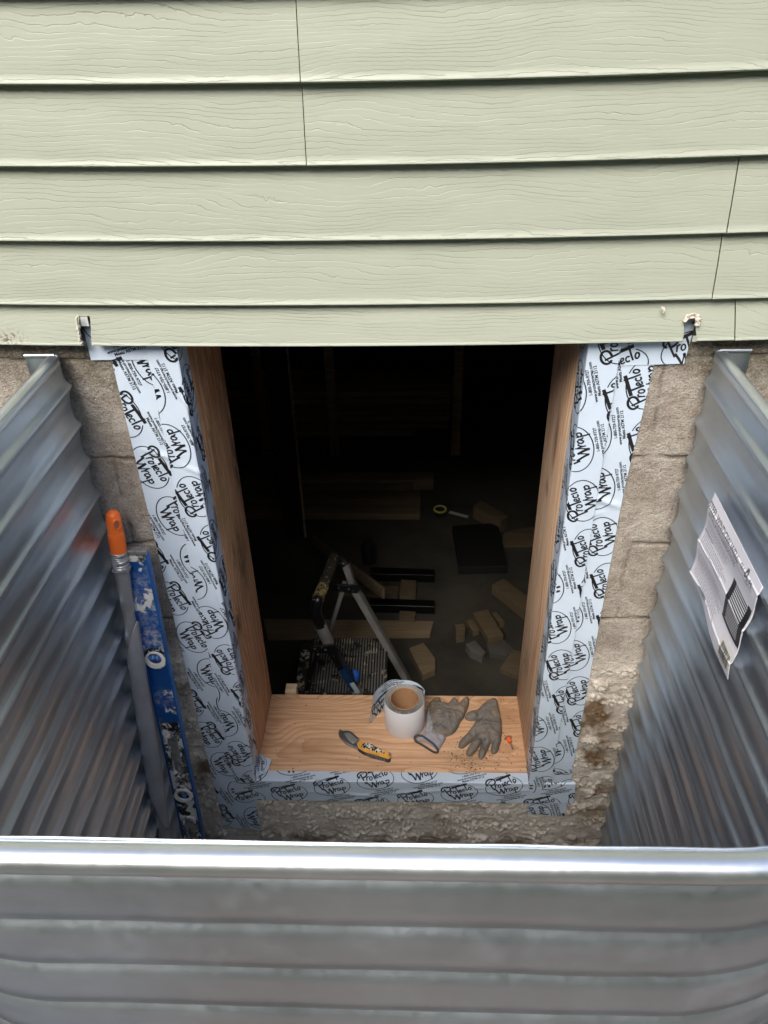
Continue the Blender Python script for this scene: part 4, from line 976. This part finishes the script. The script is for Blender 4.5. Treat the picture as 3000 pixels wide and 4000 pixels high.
# ------------------------------------------------------------------ basement: step ladder
M_ALU = splat('scuffed_ladder_steel', (.32, .315, .30), .5, .35, ((.75, .73, .70),), .70, 40); M_LBK = splat('black_ladder_plastic', (.012, .012, .013), .3, 0, ((.65, .65, .64), (.02, .07, .2)), .66, 60)
M_WRAP = splat('paint_caked_grip', (.05, .045, .035), .5, 0, ((.42, .32, .14), (.45, .45, .42)), .60, 45); M_RIB = splat('painted_tread', (.20, .195, .185), .55, .2, ((.03, .028, .026), (.45, .40, .28)), .58, 22)
M_LBL = splat('blue_painted_rail', (.015, .06, .17), .4, .2, ((.7, .7, .7),), .66, 50)
lad = thing('step_ladder', 'paint spattered folding step ladder with a hoop handle standing on the basement floor', 'step ladder', (-.25, .9, ZF))
yn, yf = .75, 1.0
bn, bf = Vector(W(1285, 2515, 1, yn)), Vector(W(1375, 2280, 1, yf)); nr, fr = Vector(W(1402, 2712, 1, yn)), Vector(W(1590, 2655, 1, yf))
dn = (nr-bn)/(bn.z-nr.z); df = (fr-bf)/(bf.z-fr.z)
fn, ff = bn+dn*(bn.z-ZF), bf+df*(bf.z-ZF)
mb = MB(); q_ = bn+(nr-bn)*.42; r2_ = bn+(nr-bn)*.86
bar(mb, bn, q_, .044, .024, (0, 1, 0)); ra = mb.build('front_rail', M_LBK, lad)
bar(MB(), q_, r2_, .043, .0235, (0, 1, 0)).build('rail_sleeve', M_LBL, lad)
bar(MB(), r2_, fn, .044, .024, (0, 1, 0)).build('front_rail', M_ALU, lad)
bar(MB(), bf, ff, .044, .024, (0, 1, 0)).build('front_rail', M_ALU, lad)
rl = Vector(W(1290, 2460, 1, yf)); rt_ = Vector(W(1345, 2285, 1, yf)); dr_ = (rl-rt_)/(rt_.z-rl.z)
bar(MB(), rt_+Vector((0, .01, 0)), rt_+Vector((0, .01, 0))+dr_*(rt_.z-ZF), .030, .016, (0, 1, 0)).build('rear_leg', M_ALU, lad)
rn_ = bn+Vector((-.03, -.0, -.01)); bar(MB(), rn_+Vector((0, .03, 0)), rn_+Vector((0, .03, 0))+dr_*(rn_.z-ZF), .030, .016, (0, 1, 0)).build('rear_leg', M_LBK, lad)
N1, N2 = Vector(W(1250, 2438, 1, yn)), Vector(W(1240, 2345, 1, yn)); H1 = Vector(W(1306, 2178, 1, yf)); F1 = Vector(W(1335, 2180, 1, yf+.01)); F2 = Vector(W(1352, 2205, 1, yf))
sm = lambda pts, k=2: [tuple(p) for p in smooth_line([tuple(p) for p in pts], k)]
MB().tube(sm([bn+(bn-nr)*.02, N1], 0), .0165, 14, sx=1.35).build('handle_post', M_ALU, lad, smooth=60)
MB().tube(sm([N1+(bn-N1)*.08, N1, (N1+N2)*.5+Vector((-.012, 0, 0)), N2, N2+(H1-N2)*.06]), .0195, 16).build('handle_elbow', M_LBK, lad, smooth=60)
hm = N2+(H1-N2)*.32
MB().tube([N2+(hm-N2)*t+Vector((rng.normal(), 0, rng.normal()))*.0006 for t in np.linspace(.04, 1, 12)], [.0195+.0016*rng.random() for _ in range(12)], 14).build('grip_wrap', splat('yellow_caked_paint', (.30, .22, .09), .6, 0, ((.5, .42, .2), (.06, .05, .04)), .52, 60), lad, smooth=50)
MB().tube([hm+(H1-hm)*t for t in np.linspace(0, 1, 10)], [.0185+.0012*rng.random() for _ in range(10)], 14).build('handle_bar', M_WRAP, lad, smooth=50)
MB().tube(sm([H1-(H1-N2)*.03, H1, F1, F2]), .0195, 16).build('handle_elbow', M_LBK, lad, smooth=60)
bar(MB(), F2, bf+Vector((0, 0, .012)), .040, .024, (0, 1, 0)).build('handle_post', M_ALU, lad)
for c_, yy in ((bn, yn-.018), (bf, yf-.018)):
    Mb = frame(c_+Vector((-.022, -.020, 0)), (1, 0, -.12), (0, 0, 1))
    br = MB().prism(circ(-.028, -.006, .018, .017, 10, PI/2, PI*1.5)+[(.045, -.024), (.055, .0), (.040, .022), (.0, .012)], -.004, .004, Mb, bev=.001).build('hinge_bracket', M_LBK, lad, smooth=40)
    for dx in (-.026, .012):
        p = Mb @ Vector((dx, -.004, 0)); MB().tube([p+Vector((0, .001, 0)), p+Vector((0, -.007, 0))], [.006, .0035], 12).build('rivet', M_STL, lad)
px0, px1, zp = -.405, -.098, -1.25
tread = MB().box(px0, px1, .752, 1.052, zp-.022, zp, bev=.004).build('tread', splat('black_tread_tray', (.018, .018, .018), .5, 0, ((.4, .36, .26),), .62, 25), lad)
mb = MB()
for i in range(27):
    xx = px0+.012+i*(px1-px0-.024)/26; mb.box(xx-.0026, xx+.0026, .758, 1.046, zp-.001, zp+.0035, bev=.001)
mb.build('tread_rib', M_RIB, lad, smooth=30)
MB().box(px0-.045, px0-.002, .76, 1.03, zp-.05, zp-.006, bev=.012).build('tread_side', splat('spattered_side', (.03, .03, .03), .5, 0, ((.5, .42, .25), (.6, .6, .58)), .58, 30), lad)
bt = Vector(W(1391, 2640, 1, yn-.02)); mb = MB()
mb.tube([bt+Vector((-.004, 0, .030)), bt+Vector((.002, -.004, .012)), bt+Vector((.004, -.003, -.010)), bt+Vector((-.002, 0, -.026))], [.006, .013, .012, .004], 9, sx=.7); mb.build('masking_tape', plain('blue_masking_tape', (.02, .13, .60), .6, var=.3, bs=80), lad, smooth=25)
lb0 = Vector(W(1374, 2668, 1, yn-.0225)); lb1 = Vector(W(1398, 2706, 1, yn-.0225))
bar(MB(), lb0, lb1, .018, .001, (1, 0, .5), bev=0).build('rail_label', M_LIQ, lad)

# ------------------------------------------------------------------ basement: posts, lumber, offcuts
def single(name, mb, mt, label, cat, group=None, org=None, **k):
    V = np.concatenate(mb.v); org = org or (V[:, 0].mean(), V[:, 1].mean(), V[:, 2].min()); return tag(mb.build(name, mt, None, org=tuple(float(v) for v in org), **k), label, cat, group)
for xx, lb in ((-.962, 'left hand pale wooden stud in front of the long lumber pile'), (-.512, 'middle pale wooden stud in front of the long lumber pile'), (.284, 'wooden stud at the right end of the long lumber pile'), (1.0, 'faint wooden stud in the dark at far right')):
    single('wall_stud', MB().box(xx-.028, xx+.028, 3.20, 3.24, ZF, .618, bev=.002), M_LUM, lb, 'stud', 'studs of the basement partition')
single('support_post', MB().box(-.72, -.625, 2.28, 2.37, ZF, .618, bev=.003), plain('black_post', (.015, .015, .014), .8), 'dark square post standing left of the basement window opening', 'post')
single('lit_post_edge', MB().tube([(-.607, 2.30, ZF), (-.608, 2.30, -.6), (-.612, 2.30, .617)], .007, 10), M_LUM2, 'thin pale strip standing for the lit edge of the dark post', 'lit edge')  # pale strip added as the lit edge of the post
for i in range(8):
    z0_ = ZF+.02+i*.0405; l = (-1.75, .25+.06*((i*7) % 3))[0]; r_ = [.02, .24, .26, .20, .22, .26, .30, .26][i]; y_ = 3.42+.02*((i*5) % 4)+i*.012
    mb = MB(); mb.box(-1.7-.1*(i % 3), r_, y_, y_+.24, z0_, z0_+.037, bev=.002)
    single('lumber_board', mb, [M_LUM, M_LUM2][i % 3 == 1], ['lowest and shortest board of the lumber pile behind the studs', 'second board up in the lumber pile behind the studs', 'third board up in the lumber pile behind the studs', 'fourth board up in the lumber pile behind the studs', 'fifth board up in the lumber pile behind the studs', 'sixth board up in the lumber pile behind the studs', 'second board from the top of the lumber pile behind the studs', 'topmost board of the lumber pile behind the studs'][i], 'lumber', 'boards piled behind the studs')
lbs = ['front board of the low lumber pile on the floor', 'second board back in the low lumber pile', 'third board back in the low lumber pile', 'rearmost long board of the low lumber pile', 'short board lying on the rear of the low lumber pile']
for i in range(5):
    y0_ = 2.47+i*.105; r_ = [.045, .05, .0, .13, -.44][i]; hz = ZF+(0 if i < 4 else .042)
    if i == 4: y0_ = 2.80
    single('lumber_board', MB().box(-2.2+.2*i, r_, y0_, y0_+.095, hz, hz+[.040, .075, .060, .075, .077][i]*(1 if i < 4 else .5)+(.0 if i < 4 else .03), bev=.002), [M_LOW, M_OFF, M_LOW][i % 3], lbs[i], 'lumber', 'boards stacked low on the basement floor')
CZ7 = (1700, 1900, 2.765)
def offcut(pts, h, mt, label, cat='wood offcut', name='wood_offcut', group='wood offcuts on the floor', c=CZ7, zb=0.0):
    P = [tuple(W(*crop(x, y, *c), 2, ZF+zb+h)[:2]) for x, y in pts]
    return single(name, MB().prism(P, ZF+zb+.001, ZF+zb+h, I4, bev=.0015), mt, label, cat, group, smooth=30)
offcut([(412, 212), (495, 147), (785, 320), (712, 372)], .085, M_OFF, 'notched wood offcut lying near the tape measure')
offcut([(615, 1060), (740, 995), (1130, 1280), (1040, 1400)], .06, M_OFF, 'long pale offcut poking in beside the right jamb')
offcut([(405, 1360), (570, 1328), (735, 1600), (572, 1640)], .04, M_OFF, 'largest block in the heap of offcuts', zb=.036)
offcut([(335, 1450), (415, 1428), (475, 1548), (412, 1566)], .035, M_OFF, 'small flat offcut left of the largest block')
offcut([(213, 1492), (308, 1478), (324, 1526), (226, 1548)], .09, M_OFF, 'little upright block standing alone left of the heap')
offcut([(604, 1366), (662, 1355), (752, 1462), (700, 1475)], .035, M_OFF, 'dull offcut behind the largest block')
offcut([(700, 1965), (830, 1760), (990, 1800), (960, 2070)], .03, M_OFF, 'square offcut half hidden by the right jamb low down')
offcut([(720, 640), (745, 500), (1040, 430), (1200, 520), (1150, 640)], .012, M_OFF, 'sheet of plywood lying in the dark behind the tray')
offcut([(185, 425), (600, 395), (690, 440), (775, 860), (262, 872)], .05, plain('black_plastic', (.012, .012, .012), .55), 'flat black plastic tray on the basement floor', 'tray', 'plastic_tray', None)
offcut([(330, 1700), (430, 1660), (545, 1790), (510, 1830), (380, 1770)], .05, plain('rough_concrete', (.10, .097, .09), .95, bump=.004), 'broken lump of concrete in front of the offcuts', 'rubble', 'concrete_lump', None)
offcut([(555, 1690), (740, 1650), (850, 1760), (770, 1830), (590, 1800)], .03, plain('rough_concrete_slab', (.07, .068, .062), .95, bump=.004), 'flat broken slab of concrete beside the offcuts', 'rubble', 'concrete_slab', None)
CB = (1100, 2050, 2.765)
offcut([(960, 455), (1650, 480), (1655, 545), (955, 530)], .05, plain('black_steel', (.016, .016, .017), .28, .6), 'farther black steel bar lying on the floor behind the ladder', 'steel bar', 'steel_bar', 'black steel bars on the floor', CB)
offcut([(950, 790), (1650, 815), (1655, 885), (945, 865)], .05, bpy.data.materials['black_steel'], 'nearer black steel bar lying on the floor behind the ladder', 'steel bar', 'steel_bar', 'black steel bars on the floor', CB)
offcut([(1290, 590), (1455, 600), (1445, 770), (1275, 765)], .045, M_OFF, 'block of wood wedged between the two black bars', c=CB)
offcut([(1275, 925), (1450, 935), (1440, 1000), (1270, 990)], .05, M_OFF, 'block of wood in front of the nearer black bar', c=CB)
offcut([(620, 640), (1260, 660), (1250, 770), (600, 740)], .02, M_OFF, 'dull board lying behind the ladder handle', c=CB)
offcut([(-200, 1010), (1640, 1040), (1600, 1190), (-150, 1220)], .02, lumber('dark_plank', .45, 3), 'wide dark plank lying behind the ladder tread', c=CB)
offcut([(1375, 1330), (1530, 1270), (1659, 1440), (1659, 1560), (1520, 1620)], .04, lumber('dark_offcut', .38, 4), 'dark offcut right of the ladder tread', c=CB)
a = Vector(W(1440, 2190, 2, ZF+.05)); 
single('metal_can', MB().tube([a, a+Vector((0, 0, .10))], [.035, .035], 24).tube([a+Vector((0, 0, .1)), a+Vector((0, 0, .135))], [.035, .022], 24), plain('dark_can', (.02, .02, .022), .35, .3), 'dark round can standing at the end of the black bar', 'can')
a, b = Vector(W(1222, 2108, 1, 1.9)), Vector(W(1500, 2318, 1, 1.35)); a.z = max(a.z, ZF+.12)
single('wood_lath', bar(MB(), a, b, .055, .012, (0, .3, 1)), M_OFF, 'thin lath leaning behind the ladder handle', 'lath')
a = Vector(W(1719, 1992, 2, ZF+.03))
tm = thing('tape_measure', 'black and yellow tape measure with its blade out on the basement floor', 'tape measure', (a.x, a.y, ZF))
MB().tube([(a.x, a.y, ZF+.001), (a.x, a.y, ZF+.034)], .038, 24).build('case', plain('black_case', (.02, .02, .02), .5), tm)
MB().tube([(a.x+.034*math.cos(q), a.y+.034*math.sin(q), ZF+.036) for q in np.linspace(0, 2*PI, 30)], .006, 8, caps=False).build('yellow_trim', plain('yellow_plastic', (.62, .60, .12), .5), tm)
c1, c2 = Vector(W(1755, 2000, 2, ZF+.01)), Vector(W(1828, 2019, 2, ZF+.01)); bar(MB(), c1, c2, .025, .001, (0, 0, 1) if 0 else (0, 1, 0), bev=0).build('blade', plain('pale_blade', (.5, .5, .48), .4), tm)
a = W(1117, 2690, 1, .345); b = W(1159, 2690, 1, .345)
single('wood_shim', MB().box(a[0], b[0], .325, .360, ZF, W(1138, 2684, 1, .345)[2], bev=.001), M_PINE, 'bright pine stick standing up just behind the sill', 'wood stick')

# ------------------------------------------------------------------ fence and trees added out of view to darken the steel's reflections
fence = thing('unseen_fence', 'reddish board fence added out of view behind the viewer to darken reflections', 'added fence', (0, -5.2, -.16))
M_FEN = lumber('fence_boards', .42, 2)
mb = MB()
for i in range(84): mb.box(-6.3+i*.15, -6.3+i*.15+.142, -5.22, -5.20, -.14, 1.70+.01*(i % 3))
mb.build('board', M_FEN, fence, smooth=0)
mb = MB(); mb.box(-6.3, 6.3, -5.198, -5.16, .4, .49); mb.box(-6.3, 6.3, -5.198, -5.16, 1.4, 1.49); mb.build('rail', M_FEN, fence, smooth=0)
mb = MB(); nth, nph = 200, 40  # unseen belt, its height set to block low sky from the steel
th_, ph_ = np.meshgrid(np.linspace(-14, 14, nth), np.linspace(0, 1, nph), indexing='ij')
bul = fbm(th_*1.1, ph_*6, 4)
Gt = np.stack([th_, -9.0-1.0*np.abs(bul)+np.sin(ph_*PI)*1.2, -0.18+ph_*(6.0+1.6*fbm(th_*.5, ph_*0+3, 3))], -1)
mb.grid(Gt); tag(mb.build('unseen_tree_belt', plain('leafy_mass', (.055, .075, .03), .9, var=.7, bs=3, bump=.05), smooth=0, solid=.4), 'belt of trees added out of view to block low sky from the steel', 'added trees', kind='stuff')
